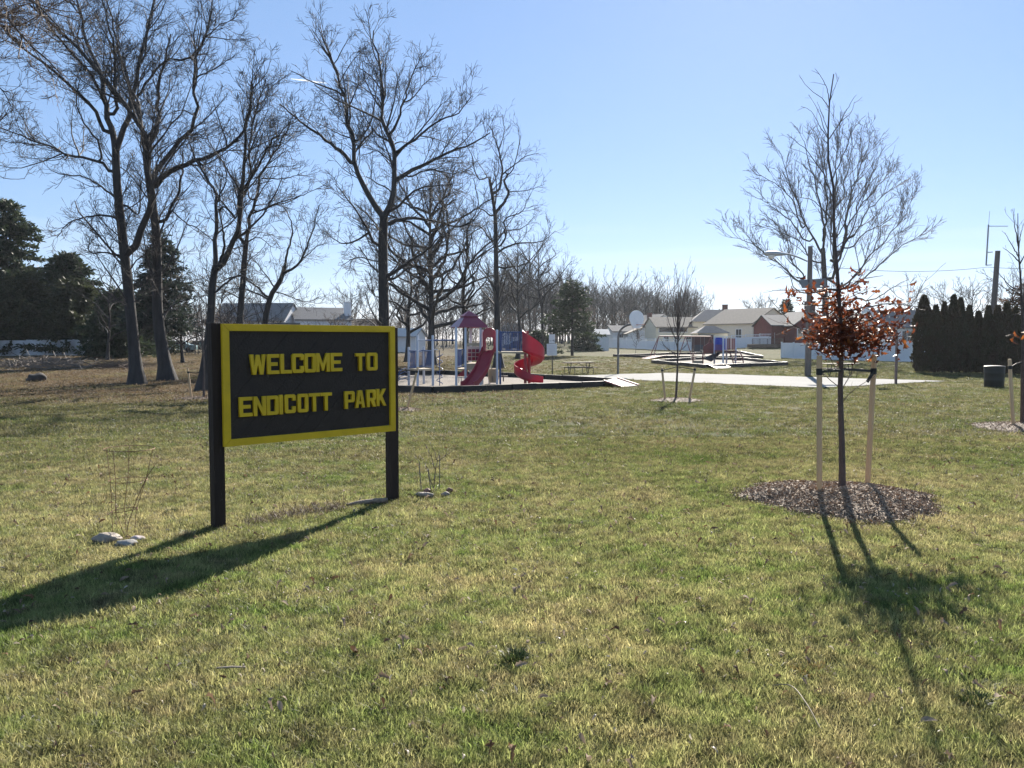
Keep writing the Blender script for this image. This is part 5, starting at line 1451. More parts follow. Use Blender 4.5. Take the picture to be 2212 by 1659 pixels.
# diagonal boards, clipped to the rectangle inside the frame
lo, hi = fw * .6, fw * .6
def clip(poly, nx, ny, c):
    out = []
    for i in range(len(poly)):
        a, b = poly[i], poly[(i + 1) % len(poly)]
        da, db = nx * a[0] + ny * a[1] - c, nx * b[0] + ny * b[1] - c
        if da <= 0: out.append(a)
        if da * db < 0: t = da / (da - db); out.append((a[0] + (b[0] - a[0]) * t, a[1] + (b[1] - a[1]) * t))
    return out
an = math.radians(47); nx, ny = -math.sin(an), math.cos(an)
rect = [(lo, lo), (W - lo, lo), (W - lo, H - lo), (lo, H - lo)]
cs = [nx * a + ny * b for a, b in rect]; k = min(cs); rb = random.Random(3)
while k < max(cs):
    s = .135
    q = clip(clip(rect, nx, ny, k + s - .002), -nx, -ny, -k)
    k += s
    if len(q) < 3: continue
    MB().prism([SP(a, b, -.040) for a, b in q], en * (.014 + rb.uniform(-.001, .001))).build('plank', BLACK, sg)
t_ = .034
for nm, q in (('frame_board', [(0, 0), (W, 0), (W - fw, fw), (fw, fw)]), ('frame_board', [(W, 0), (W, H), (W - fw, H - fw), (W - fw, fw)]),
              ('frame_board', [(W, H), (0, H), (fw, H - fw), (W - fw, H - fw)]), ('frame_board', [(0, H), (0, 0), (fw, fw), (fw, H - fw)])):
    cx_, cy_ = sum(a for a, b in q) / 4, sum(b for a, b in q) / 4
    q = [(a + (cx_ - a) * .0015, b + (cy_ - b) * .0015) for a, b in q]
    MB().prism([SP(a, b, -.036) for a, b in q], en * (t_ + .004)).build(nm, YELL, sg, bevel=.0025)
def glyph(ch, w, h):
    s = .198 * h; v = .182 * h; c = .085 * h
    if ch == 'E': return [(0, 0), (w, 0), (w, v), (s, v), (s, (h - v) / 2), (w * .86, (h - v) / 2), (w * .86, (h + v) / 2), (s, (h + v) / 2), (s, h - v), (w, h - v), (w, h), (0, h)], []
    if ch == 'L': return [(0, 0), (w, 0), (w, v), (s, v), (s, h), (0, h)], []
    if ch == 'I': return [(0, 0), (w, 0), (w, h), (0, h)], []
    if ch == 'T': return [((w - s) / 2, 0), ((w + s) / 2, 0), ((w + s) / 2, h - v), (w, h - v), (w, h), (0, h), (0, h - v), ((w - s) / 2, h - v)], []
    if ch == 'C': return [(c, 0), (w - c, 0), (w, c), (w, .36 * h), (w - s, .36 * h), (w - s, v), (s, v), (s, h - v), (w - s, h - v), (w - s, .66 * h), (w, .66 * h), (w, h - c), (w - c, h), (c, h), (0, h - c), (0, c)], []
    if ch == 'O': return [(c, 0), (w - c, 0), (w, c), (w, h - c), (w - c, h), (c, h), (0, h - c), (0, c)], [[(s, v), (s, h - v), (w - s, h - v), (w - s, v)]]
    if ch == 'D': return [(0, 0), (w - c, 0), (w, c), (w, h - c), (w - c, h), (0, h)], [[(s, v), (s, h - v), (w - s, h - v), (w - s, v)]]
    if ch == 'P':
        b = .36 * h
        return [(0, 0), (s, 0), (s, b), (w - c, b), (w, b + c), (w, h - c), (w - c, h), (0, h)], [[(s, b + v * .85), (s, h - v), (w - s, h - v), (w - s, b + v * .85)]]
    if ch == 'R':
        b = .36 * h
        return [(0, 0), (s, 0), (s, b), (s * 1.25, b), (w - s * 1.05, 0), (w, 0), (w - s * .55, b + .01 * h), (w, b + c), (w, h - c), (w - c, h), (0, h)], [[(s, b + v * .85), (s, h - v), (w - s, h - v), (w - s, b + v * .85)]]
    if ch == 'K': return [(0, 0), (s, 0), (s, .32 * h), (s + .06 * w, .40 * h), (w - s * 1.05, 0), (w, 0), (s + .28 * w, .58 * h), (w * .98, h), (w * .98 - s * 1.1, h), (s, .62 * h), (s, h), (0, h)], []
    if ch == 'N': return [(0, 0), (s, 0), (s, .60 * h), (w - s, 0), (w, 0), (w, h), (w - s, h), (w - s, .40 * h), (s, h), (0, h)], []
    if ch == 'M': return [(0, 0), (s, 0), (s, .58 * h), (w / 2 - s * .25, .06 * h), (w / 2 + s * .25, .06 * h), (w - s, .58 * h), (w - s, 0), (w, 0), (w, h), (w - s, h), (w / 2, .42 * h), (s, h), (0, h)], []
    if ch == 'W': return [(w * .16, 0), (w * .38, 0), (w / 2, .50 * h), (w * .62, 0), (w * .84, 0), (w, h), (w - s * .95, h), (w * .745, .36 * h), (w * .60, h * .98), (w * .40, h * .98), (w * .255, .36 * h), (s * .95, h), (0, h)], []
    if ch == 'A': return [(0, 0), (s, 0), (s + w * .05, .22 * h), (w - s - w * .05, .22 * h), (w - s, 0), (w, 0), (w * .70, h), (w * .30, h)], [[(s + w * .09, .22 * h + v * .8), (w * .5, .80 * h), (w - s - w * .09, .22 * h + v * .8)]]
rows = [('WELCOME', [(415, 520), (532, 612), (622, 697), (702, 780), (785, 861), (864, 955), (962, 1040)], (320, 460), (310, 437)),
        ('TO', [(1135, 1195), (1210, 1280)], (312, 434), (308, 431)),
        ('ENDICOTT', [(343, 430), (440, 522), (528, 608), (614, 637), (651, 724), (739, 810), (815, 889), (894, 970)], (608, 747), (578, 705)),
        ('PARK', [(1060, 1125), (1131, 1195), (1209, 1270), (1275, 1340)], (569, 692), (553, 673))]
for word, xs, (yt0, yb0), (yt1, yb1) in rows:
    for i, (ch, (a, b)) in enumerate(zip(word, xs)):
        f = i / max(1, len(word) - 1)
        yt, yb = yt0 + (yt1 - yt0) * f, yb0 + (yb1 - yb0) * f
        u0, v0 = hit(*c6(a, yb)); u1, v1 = hit(*c6(b, yt))
        if i == 0: vb0, vt0 = v0, v1
        out, holes = glyph(ch, u1 - u0, v1 - v0)
        me = plate_mesh('letter', out, holes, .030, frame4(SP(u0, v0, -.010), ex, ez, en), YELL, .0022, ORG[sg.name])
        link('letter', me, sg)

# ------------------------------------------------------------------ mulch rings, stakes, young trees
MULCHM = mat('mulch', (.15, .105, .07), .85, .5, 24, .8, 60)
MCHIP = mat('mulch_chip', (.34, .245, .17), .7, .5, 30, spec=.15)
MLAB = ['wide ring of brown bark mulch around the young oak with two stakes', 'small ring of bark mulch under the slim staked tree in the middle of the lawn',
        'ring of bark mulch at the right edge, under the staked tree', 'patch of bark mulch behind the left sign post', 'small patch of bark mulch right of the sign at the leaning stake']
def mulch_h(x, y):
    h = 0
    for c, r, hh in MULCH:
        q = math.hypot(x - c.x, (y - c.y)) / r
        if q < 1: h = max(h, hh * (1 - q ** 2.2) ** .8)
    return h
for k, (c, r, hh) in enumerate(MULCH):
    rg = np.random.default_rng(40 + k); mb = MB()
    nr, ns = 12, 40; vs = [Vector((c.x, c.y, g1(c.x, c.y) + hh))]; fs = []
    for i in range(1, nr + 1):
        for j in range(ns):
            a = 2 * math.pi * j / ns; q = i / nr * r * (1 + .10 * math.sin(3 * a + k) + .06 * math.sin(7 * a + 2 * k) + .04 * math.sin(13 * a))
            x, y = c.x + q * math.cos(a), c.y + q * math.sin(a)
            lump = .012 * math.sin(x * 23 + y * 9) * math.sin(y * 19 - x * 5)
            vs.append(Vector((x, y, g1(x, y) + hh * (1 - (i / nr) ** 2.2) + lump * (1 - i / nr) - (.03 if i == nr else 0))))
    fs += [(0, 1 + j, 1 + (j + 1) % ns) for j in range(ns)]
    for i in range(nr - 1):
        for j in range(ns): fs.append((1 + i * ns + j, 1 + (i + 1) * ns + j, 1 + (i + 1) * ns + (j + 1) % ns, 1 + i * ns + (j + 1) % ns))
    mb.add(vs, fs)
    n = 11000 if k == 0 else (2600 if k == 2 else 1300)
    q = np.sqrt(rg.random(n)) * r * (1.04 + .12 * np.abs(rg.normal(0, .6, n)) * (rg.random(n) < .25)); a = rg.random(n) * 6.283
    wob = 1 + .10 * np.sin(3 * a + k) + .06 * np.sin(7 * a + 2 * k) + .04 * np.sin(13 * a)
    x, y = c.x + q * wob * np.cos(a), c.y + q * wob * np.sin(a); gg = gz(x, y)
    for i in range(n):
        z = gg[i] + hh * max(0, 1 - min(1, q[i] / r) ** 2.2) + rg.uniform(0, .018)
        L_ = rg.uniform(.008, .026); w = rg.uniform(.0025, .006)
        R = Euler((rg.normal(0, .6), rg.normal(0, .6), rg.random() * 6.28)).to_matrix()
        p = Vector((x[i], y[i], z))
        mb.add([p + R @ Vector(v) for v in ((-L_, -w, 0), (L_, -w, .002), (L_ * .8, w, .006), (-L_, w, .004))], [(0, 1, 2, 3)])
    o0 = bpy.data.meshes.new('mulch_bed'); o0.from_pydata(mb.v, [], mb.f)
    o0.materials.append(MULCHM); o0.materials.append(MCHIP)
    nf = len(fs)
    mi = np.zeros(len(mb.f), np.int32); mi[nf:] = 1; o0.polygons.foreach_set('material_index', mi)
    o = link('mulch_bed', o0); o['kind'] = 'stuff'; o['label'] = MLAB[k]
STAKE = mat('stake_wood', (.56, .37, .205), .7, .18, 3, .4, 40, stretch=(1, 1, .12))
STRAP = mat('strap_black', (.014, .014, .014), .6, .1)
YB = mat('young_bark', (.085, .062, .055), .7, .3, 8, .6, 60, spec=.4)
YT = mat('young_twig', (.115, .080, .066), .55, .25, 4, spec=.5)
def stake(label, foot, head, r, tree_at, strap_z, group, slack=0.0, tail=0):
    f, h = Vector(foot), Vector(head)
    t = thing('wooden_stake', label, 'stake', f, group)
    MB().tube([f - (h - f) * .08, f, h - (h - f).normalized() * .01, h], [r, r, r, r * .82], 14).build('stake', STAKE, t, True)
    d = h - f; s = f + d * ((strap_z - f.z) / d.z)
    wrap = MB(); up = d.normalized()
    wrap.tube([s - up * .035, s - up * .03, s + up * .03, s + up * .035], [r * .9, r * 1.16, r * 1.16, r * .9], 14)
    ta = Vector(tree_at); mid = s.lerp(ta, .5) - Vector((0, 0, slack))
    side = (ta - s).normalized()
    for a, b in ((s + side * r, mid), (mid, ta)): wrap.beam(a, b, .008, .026)
    if tail: wrap.beam(s + Vector((-.01, -r, 0)), s + Vector((-.09, -r - .03, -.11)), .01, .035)
    wrap.build('strap', STRAP, t)
    return t
# the young oak
d0 = 8.25
c = MULCH[0][0]
STK = 'stakes holding young trees'
tb = pt(1820, 1068, d0)
trunk_px = [(1820, 1075), (1819, 1000), (1818, 930), (1815, 850), (1817, 780), (1818, 720), (1813, 660), (1812, 630), (1806, 560), (1800, 450), (1798, 378), (1790, 350), (1789, 280), (1793, 210), (1801, 160)]
ZT = pt(1817, 797, d0).z
stake('thick pale round stake left of the young oak, nearest the camera', pt(1770, 1070, 8.1), pt(1770, 768, 8.1), .027, pt(1817, 800, d0 - .03), pt(1770, 803, 8.1).z, STK, .0)
stake('thick pale stake leaning slightly right behind the young oak', pt(1874, 1045, 8.62), pt(1889, 765, 8.62), .028, pt(1818, 797, d0 + .02), pt(1886, 802, 8.62).z, STK, .0, 1)
limbs = [([pt(a, b, d0 + .03 * math.sin(b * .01)) for a, b in trunk_px], .036, .005)]
def yl(pxs, ra, rb, slope): 
    L0 = pt(*pxs[0], d0); s = 0; last = L0; q = []
    for a in pxs:
        w_ = pt(*a, d0); s += (w_ - last).length; last = w_; q.append(pt(*a, d0 + slope * s))
    limbs.append((q, ra, rb))
CL = lambda *p: [cl(*a) for a in p]
yl(CL((1000, 990), (900, 960), (760, 950), (560, 940), (400, 985)), .009, .003, -.5)
yl(CL((1010, 870), (900, 850), (700, 800), (560, 790), (420, 740), (300, 680), (160, 530), (30, 390), (-60, 300)), .011, .002, .3)
yl(CL((1000, 800), (820, 735), (600, 770), (440, 790)), .009, .003, -.7)
yl(CL((980, 700), (880, 620), (700, 560), (560, 580)), .008, .003, .8)
yl(CL((960, 450), (760, 410), (560, 420), (380, 390), (200, 370)), .009, .002, .4)
yl(CL((940, 210), (800, 190), (620, 235), (450, 245), (310, 180), (260, 0), (200, -110)), .013, .002, -.3)
yl(CL((940, 240), (780, 300), (560, 210), (280, 210), (0, 210)), .009, .002, .5)
yl(CL((960, 190), (1060, 170), (1240, 60), (1400, 20), (1560, 0)), .012, .002, .4)
yl(CL((960, 200), (1080, 130), (1110, 60), (1200, -60), (1300, -150)), .010, .002, -.5)
yl(CL((1000, 420), (1180, 330), (1400, 345), (1560, 250), (1720, 150), (1920, 60)), .011, .002, .3)
yl(CL((1010, 500), (1250, 460), (1450, 430), (1650, 385), (1840, 410), (2200, 440)), .010, .002, -.3)
yl(CL((1020, 900), (1180, 985), (1350, 975), (1500, 880), (1620, 850), (1780, 860), (1900, 840)), .010, .002, -.4)
yl(CL((1010, 800), (1200, 800), (1400, 730), (1600, 700), (1800, 650), (1960, 420), (2070, 200), (2190, 0)), .011, .002, .45)
yl(CL((1010, 740), (1150, 720), (1300, 660), (1500, 640), (1700, 690)), .009, .002, .8)
yl(CL((1000, 880), (1200, 860), (1400, 830), (1600, 800), (1750, 830)), .009, .002, -.7)
yl(CL((990, 620), (1100, 560), (1250, 540)), .008, .002, -.9)
yl(CL((990, 900), (860, 880), (700, 900), (600, 960)), .008, .002, .9)
yl([(1806, 560), (1840, 500), (1856, 440), (1880, 380), (1905, 320)], .009, .002, .4)
yl([(1800, 430), (1780, 380), (1755, 340), (1700, 290)], .007, .002, -.4)
yl([(1797, 390), (1815, 350), (1835, 300), (1850, 270), (1870, 250)], .007, .002, .4)
yl([(1789, 300), (1770, 270), (1745, 235), (1730, 230)], .005, .0015, .3); yl([(1790, 285), (1775, 245), (1765, 220)], .004, .0015, -.4)
yl([(1791, 300), (1815, 265), (1830, 235), (1850, 205)], .006, .0015, -.3); yl([(1818, 262), (1840, 240), (1846, 220)], .004, .0015, .2)
yl([(1792, 230), (1786, 190), (1770, 160), (1760, 148)], .005, .0015, -.2); yl([(1794, 215), (1803, 190), (1813, 165)], .004, .0015, .3)
yl([(1801, 480), (1775, 450), (1750, 430), (1720, 425)], .007, .002, .5); yl([(1803, 520), (1830, 470), (1835, 430)], .007, .002, -.5)
YOUNG = [dict(dens=5.0, t0=.2, lmul=.40, lmin=.10, lmax=.5, ang=(.4, .9), wig=.16, trop=.04, K=5, rk=.010, rmin=.0022, S=4),
         dict(dens=5.0, t0=.2, lmul=.45, lmin=.05, lmax=.2, ang=(.4, .9), wig=.15, trop=.02, K=3, rk=.010, rmin=.0016)]
oak = tree_from_limbs('young_oak', 'young oak with russet leaves still clinging, tied between two thick stakes', limbs[0][0][0], limbs, 71, YOUNG, None, 'tree', YT, .25, YB, 10)
OAKL = leaf_mat('oak_leaf_russet', [(.12, .034, .017), (.21, .060, .021), (.28, .10, .026), (.15, .04, .02), (.23, .072, .024)], .48, .45)
lm = [leaf_mesh('leaf', 0, .080 + .010 * k, .45 + .15 * (k % 3), OAKL, 50 + k) for k in range(6)]
rl = random.Random(9)
cand = []
for (q, ra, rb), wgt in zip(limbs[1:18], (2, 5, 5, 5, 2, 2, 4, 1, 2, 2, 2, 4, 6, 5, 8, 4, 5)):
    sm = smooth_line(q, 40)
    for i in range(int(wgt * 13)):
        f = rl.random() ** 1.5 * .9 + .04
        p = sm[int(f * 39)]
        cand.append(Vector(p) + Vector((rl.gauss(0, .055), rl.gauss(0, .12), rl.gauss(-.03, .07))))
for i in range(150):   # inner mass round the stem
    q = cl(rl.gauss(1080, 330), rl.gauss(790, 95) if rl.random() < .7 else rl.gauss(450, 110)); cand.append(pt(q[0], q[1], d0 + rl.gauss(0, .3)))
cand = [p for p in cand if 1690 < CX + p.x / p.y * F < 1968 and (CX + p.x / p.y * F > 1745 or rl.random() < .5)]
rl.shuffle(cand)
stuff_v, stuff_f = [], []
base_o = Vector(ORG[oak.name])
for i, p in enumerate(cand):
    e = Euler((math.pi / 2 + rl.gauss(.9, .7), rl.gauss(0, .6), rl.random() * 6.28)); s = rl.uniform(.55, 1.05)
    if i < 290:
        o = link('leaf', lm[i % 6], oak); o.location = p - base_o; o.rotation_euler = e; o.scale = (s, s, s)
    else:
        M = Matrix.LocRotScale(p - base_o, e, Vector((s, s, s))); k = len(stuff_v); me = lm[i % 6]
        stuff_v += [M @ v.co for v in me.vertices]; stuff_f += [tuple(j + k for j in f.vertices) for f in me.polygons]
me = bpy.data.meshes.new('leaves'); me.from_pydata(stuff_v, [], stuff_f); me.materials.append(OAKL); me.shade_smooth()
o = link('leaves', me, oak); o['kind'] = 'stuff'
# slim upright tree in the middle
d1 = 25.6
K_ = lambda *p: [ck(*a) for a in p]
lim = [([pt(*ck(x, y), d1) for x, y in ((297, 1500), (305, 1400), (310, 1290), (316, 1150), (318, 1000), (320, 850), (322, 720), (318, 600), (310, 480))], .075 * .55, .012)]
def vl(pxs, ra, slope):
    s = 0; last = pt(*ck(*pxs[0]), d1); q = []
    for a in pxs:
        w_ = pt(*ck(*a), d1); s += (w_ - last).length; last = w_; q.append(pt(*ck(*a), d1 + slope * s))
    lim.append((q, ra, .004))
for pxs, sl in (([(320, 800), (300, 650), (280, 450), (285, 250), (300, 120)], .2), ([(322, 780), (350, 600), (395, 400), (420, 180), (455, 80)], -.2), ([(320, 850), (270, 650), (215, 430), (140, 240)], .3),
                ([(322, 820), (360, 640), (410, 430), (440, 300), (470, 200)], .3), ([(320, 760), (340, 560), (350, 380), (370, 250)], -.3), ([(318, 740), (300, 560), (240, 380), (225, 240)], -.3),
                ([(322, 870), (380, 700), (440, 520), (510, 300)], .2), ([(318, 960), (260, 780), (200, 600), (170, 480)], -.2), ([(320, 900), (400, 780), (450, 700), (480, 600)], -.4),
                ([(318, 880), (250, 790), (210, 720)], .4), ([(318, 1020), (200, 960), (150, 870)], .2), ([(318, 1000), (380, 960), (440, 850)], .2), ([(318, 1060), (260, 1000), (190, 940), (160, 900)], -.3), ([(320, 700), (330, 500), (320, 300), (310, 190)], .1)):
    vl(pxs, .016, sl)
SLIM = [dict(dens=2.6, t0=.2, lmul=.35, lmin=.2, lmax=.9, ang=(.25, .6), wig=.10, trop=.10, K=5, rk=.010, rmin=.005, S=3), dict(dens=2.6, t0=.2, lmul=.4, lmin=.12, lmax=.35, ang=(.3, .7), wig=.1, trop=.05, K=3, rk=.01, rmin=.004)]
tree_from_limbs('young_tree', 'slim young tree with fine upright branches tied to two leaning stakes before the court', lim[0][0][0], lim, 72, SLIM, None, 'tree', YT, .3, YB, 8)
zt1 = pt(*ck(316, 1150), d1)
stake('thin stake leaning outwards on the left of the slim tree by the court', pt(*ck(195, 1500), d1 - .1), pt(*ck(160, 1158), d1 - .1), .034, zt1, pt(*ck(168, 1185), d1).z, STK)
stake('thin stake leaning outwards on the right of the slim tree by the court', pt(*ck(435, 1480), d1 + .1), pt(*ck(495, 1155), d1 + .1), .036, zt1, pt(*ck(487, 1180), d1).z, STK)
# staked tree at the right edge
d2 = 15.5
kr = lambda x, y: ((2400 + x * .3617) / 1.17541, (520 + y * .3617) / 1.17541)
lim = [([pt(*kr(x, y), d2) for x, y in ((545, 1590), (545, 1400), (545, 1100), (548, 900), (538, 700), (528, 500), (515, 330), (512, 200), (508, 100), (510, 60))], .052, .006)]
for pxs, sl in (([(513, 290), (495, 180), (480, 90), (484, 25)], .2), ([(514, 320), (530, 200), (560, 110)], .3), ([(518, 370), (480, 300), (430, 220), (418, 195)], -.3), ([(520, 400), (460, 340), (405, 300)], .4),
                ([(522, 420), (560, 350), (610, 250)], -.3), ([(530, 600), (470, 580), (400, 510), (355, 455)], .3), ([(540, 640), (480, 600), (430, 560), (410, 490)], -.5), ([(540, 760), (500, 770), (470, 830)], .3), ([(545, 700), (600, 600), (680, 520)], -.3), ([(545, 950), (500, 930), (440, 900)], .4), ([(546, 800), (620, 760), (700, 640)], .4)):
    s = 0; last = pt(*kr(*pxs[0]), d2); q = []
    for a in pxs:
        w_ = pt(*kr(*a), d2); s += (w_ - last).length; last = w_; q.append(pt(*kr(*a), d2 + sl * s))
    lim.append((q, .014, .003))
edge_t = tree_from_limbs('young_tree', 'young bare tree cut by the right edge, with a stake and a mulch ring', lim[0][0][0], lim, 73, [dict(YOUNG[0], dens=3.2, rmin=.0035, lmax=.45), dict(YOUNG[1], dens=3, rmin=.003)], None, 'tree', YT, .3, YB, 10)
stake('pale stake left of the tree at the right edge, dark strap near its top', pt(*kr(478, 1565), d2 - .1), pt(*kr(452, 1083), d2 - .1), .032, pt(*kr(545, 1105), d2), pt(*kr(456, 1140), d2).z, STK, -.02)
for (x, y) in ((525, 910), (540, 930), (520, 955), (535, 880)):
    o = link('leaf', lm[x % 6], edge_t); o.location = pt(*kr(x, y), d2 - .1) - Vector(ORG[edge_t.name]); o.rotation_euler = (1.9, .3, x); o.scale = (1.6,) * 3
# sapling behind the left sign post, its pale stake
kd = lambda x, y: ((330 + x * .16881) / 1.17541, (740 + y * .16881) / 1.17541)
d3 = 27
lim = [([pt(*kd(1110, 1610), d3), pt(*kd(1112, 1300), d3), pt(*kd(1108, 1000), d3), pt(*kd(1090, 850), d3), pt(*kd(1085, 500), d3), pt(*kd(1050, 200), d3), pt(*kd(1030, 0), d3)], .045, .01)]
for pxs, sl in (([(1090, 880), (1000, 800), (820, 760)], .2), ([(1100, 960), (1140, 850), (1180, 700)], -.2), ([(1085, 560), (1000, 400), (960, 200)], .3), ([(1085, 500), (1130, 300), (1160, 100)], .2), ([(1098, 900), (1020, 920), (930, 760)], -.3)):
    lim.append(([pt(*kd(*a), d3 + sl * i * .3) for i, a in enumerate(pxs)], .014, .004))
tree_from_limbs('young_tree', 'thin dark sapling just left of the left sign post', lim[0][0][0], lim, 74, SLIM, None, 'tree', YT, .3, YB, 8)
stake('thin pale stake standing alone left of the sign, by the dark sapling', pt(*kd(930, 1615), d3 - .1), pt(*kd(868, 1148), d3 - .1), .030, pt(*kd(1110, 1200), d3), pt(*kd(878, 1215), d3).z, STK, .05)
# leaning stake right of the sign
k6 = lambda x, y: ((1000 + x * .14919) / 1.17541, (790 + y * .14919) / 1.17541)
d4 = 21.2
stake('weathered stake leaning to the right beside the right sign post', gp(879, d4), pt(*k6(410, 950), d4), .030, pt(846, 790, d4 + .2), pt(*k6(385, 1030), d4).z, STK, .03)

# ------------------------------------------------------------------ things close by on the grass
WIRE = mat('rusty_wire', (.17, .085, .05), .7, .3, 6, metal=.4)
dc = 6.75
kw = lambda x, y: ((200 + x * .22604) / 1.17541, (1100 + y * .22604) / 1.17541)
b = gp(255, dc); cg = thing('wire_cage', 'rusty conical wire plant cage in the grass left of the sign', 'plant cage', b)
def ringpts(cx, cy, rx, tilt=0.0):
    c0 = pt(*kw(cx, cy), dc); r = (pt(*kw(cx + rx, cy), dc) - c0).length
    return [c0 + Vector((r * math.cos(a), r * math.sin(a), tilt * math.cos(a) * r)) for a in (k * 2 * math.pi / 28 for k in range(29))]
R1, R2, R3 = ringpts(570, 172, 262, -.02), ringpts(555, 525, 200), ringpts(510, 862, 138, .1)
for R_ in (R1, R2, R3): MB().tube(R_, .0028, 5, False).build('ring', WIRE, cg)
for k, (fx, fy) in zip((0, 9, 14, 20), ((620, 1180), (540, 1130), (380, 1150), (530, 1140))):
    MB().tube([R1[k], R2[k], R3[k], pt(*kw(fx, fy + 40), dc + (.12 if k == 9 else -.05 if k == 20 else 0))], .0026, 5).build('wire_leg', WIRE, cg)
MB().tube([pt(*kw(855, 360), dc - .1), pt(*kw(760, 500), dc - .1), pt(*kw(660, 720), dc), pt(*kw(560, 1000), dc), pt(*kw(535, 1150), dc)], .0035, 5).build('dry_stem', WIRE, cg)
def stone(label, c, size, seed, m, name='stone', cat='stone', group=None, rz=0, flat=.5):
    bm = bmesh.new(); bmesh.ops.create_icosphere(bm, subdivisions=3, radius=1)
    r = random.Random(seed); R = Matrix.Rotation(rz, 3, 'Z')
    ph = [r.uniform(0, 6) for _ in range(6)]
    for v in bm.verts:
        p = v.co; k = 1 + .14 * math.sin(p.x * 3 + ph[0]) * math.sin(p.y * 4 + ph[1]) + .09 * math.sin(p.z * 6 + ph[2] + p.x * 5) + .03 * math.sin(p.x * 17 + ph[3]) * math.sin(p.y * 15)
        q = p * k; q.z = max(q.z, -.5)
        v.co = R @ Vector((q.x * size[0], q.y * size[1], q.z * size[2]))
    me = bpy.data.meshes.new(name); bm.to_mesh(me); bm.free(); me.shade_smooth(); me.materials.append(m)
    o = link(name, me); o.location = c; tag(o, label, cat, group); return o
ROCK = mat('pale_rock', (.27, .22, .175), .7, .25, 7, .5, 30)
ROCKR = mat('red_brown_rock', (.22, .11, .08), .75, .3, 9, .5, 40)
gq = lambda px, d, dz=0: gp(px, d) + Vector((0, 0, dz))
stone('large pale flat stone at the foot of the wire cage, left side', gq(232, 6.55, .03), (.105, .07, .055), 1, ROCK, rz=.5)
stone('grey stone in the middle below the wire cage', gq(272, 6.45, .015), (.085, .06, .036), 2, mat('grey_rock', (.24, .23, .22), .8, .25, 8, .5, 30), rz=.2)
stone('small grey pink stone right of the others below the wire cage', gq(297, 6.6, .015), (.065, .05, .028), 3, mat('pink_rock', (.36, .30, .30), .7, .2, 8, .5, 30), rz=-.4)
# little shrub with edging stones right of the sign
ds = 8.75
k4 = lambda x, y: ((1020 + x * .12055) / 1.17541, (1100 + y * .12055) / 1.17541)
b = gp(937, ds)
sb = thing('small_shrub', 'small leafless shrub ringed with low edging stones right of the sign', 'shrub', b)
mb = MB()
for pts_, r in (([(665, 1230), (690, 950), (710, 760), (750, 600)], .0075), ([(750, 600), (700, 420), (620, 250), (540, 110)], .004), ([(750, 600), (900, 490), (1060, 370), (1170, 300)], .004), ([(700, 760), (640, 560), (560, 350), (450, 180)], .005),
                ([(660, 1150), (590, 950), (520, 720), (440, 540), (360, 470)], .005), ([(750, 590), (780, 450), (800, 340)], .003), ([(715, 1200), (770, 1080)], .003), ([(540, 780), (500, 660), (520, 560)], .0025), ([(900, 490), (960, 380), (980, 290)], .0025)):
    q = [pt(*k4(*a), ds) for a in pts_]
    mb.tube([Vector(p) + Vector((0, .04 * math.sin(i * 2 + pts_[0][0]), 0)) for i, p in enumerate(smooth_line(q, 8))], [r * (1 - .6 * i / 7) for i in range(8)], 6)
mb.build('stems', YT, sb, True)
for i, pts_ in enumerate(([(420, 1240), (385, 900), (365, 590)], [(605, 1200), (590, 1000), (560, 760)], [(785, 1210), (800, 900), (800, 450)])):
    MB().tube([pt(*k4(*a), ds - .05 + .07 * i) for a in pts_], .0055, 6).build('thin_stick', mat('stick_grey', (.12, .11, .10), .8), sb, True)
# brick edging stones
for (x0, y0, x1_, y1_, m, lab) in ((270, 1265, 700, 1325, ROCK, 'pale edging stone at the front left of the small shrub'), (840, 1310, 1010, 1265, ROCK, 'pale edging stone at the front right of the small shrub'), (440, 1225, 620, 1205, ROCKR, 'red brown edging stone behind the small shrub, left'), (930, 1215, 1080, 1190, ROCKR, 'red brown edging stone at the right behind the small shrub')):
    a, e = pt(*k4(x0, y0), 1), pt(*k4(x1_, y1_), 1)
    def gnd(p):
        r = Vector(p) - Vector((0, 0, EYE)); t = 8.0
        for _ in range(6): q = Vector((0, 0, EYE)) + r * (t / r.y); t = t + (q.z - .03 - g1(q.x, q.y)) / -r.z * r.y if abs(r.z) > 1e-6 else t
        return Vector((0, 0, EYE)) + r * (t / r.y)
    a, e = gnd(a), gnd(e); m_ = (a + e) / 2
    stone(lab, m_, ((e - a).length * .42, .036, .028), int(x0), m, 'edging_stone', 'stone', None, math.atan2(e.y - a.y, e.x - a.x))
# weathered log and dry weeds at the foot of the sign
LOGM = mat('weathered_log', (.22, .165, .12), .85, .3, 5, .8, 40, stretch=(1, 1, 1))
a, e = gp(748, 7.95), gp(838, 8.12)
o = MB().tube([a + Vector((0, 0, .02)), a.lerp(e, .3) + Vector((0, .01, .035)), a.lerp(e, .7) + Vector((0, 0, .045)), e + Vector((0, -.02, .05))], [.014, .024, .028, .025], 10).build('weathered_log', LOGM, None, True)
tag(o, 'weathered grey branch lying against the right sign post', 'log')
rw = random.Random(4); mb = MB()
for i in range(900):
    f = rw.random() ** .8; px = 530 + 215 * f; d = 7.15 + .75 * f + rw.gauss(0, .09); g = gp(px, d)
    a = rw.random() * 6.28; l = rw.uniform(.03, .10); el = rw.uniform(.0, 1.1); dr = Vector((math.cos(a) * math.cos(el), math.sin(a) * math.cos(el), math.sin(el)))
    s = Vector((-math.sin(a), math.cos(a), 0)) * rw.uniform(.0015, .004)
    z = Vector((0, 0, rw.uniform(.005, .04)))
    mb.add([g + z - s, g + z + s, g + z + dr * l + s * .5, g + z + dr * l - s * .5], [(0, 1, 2, 3)])
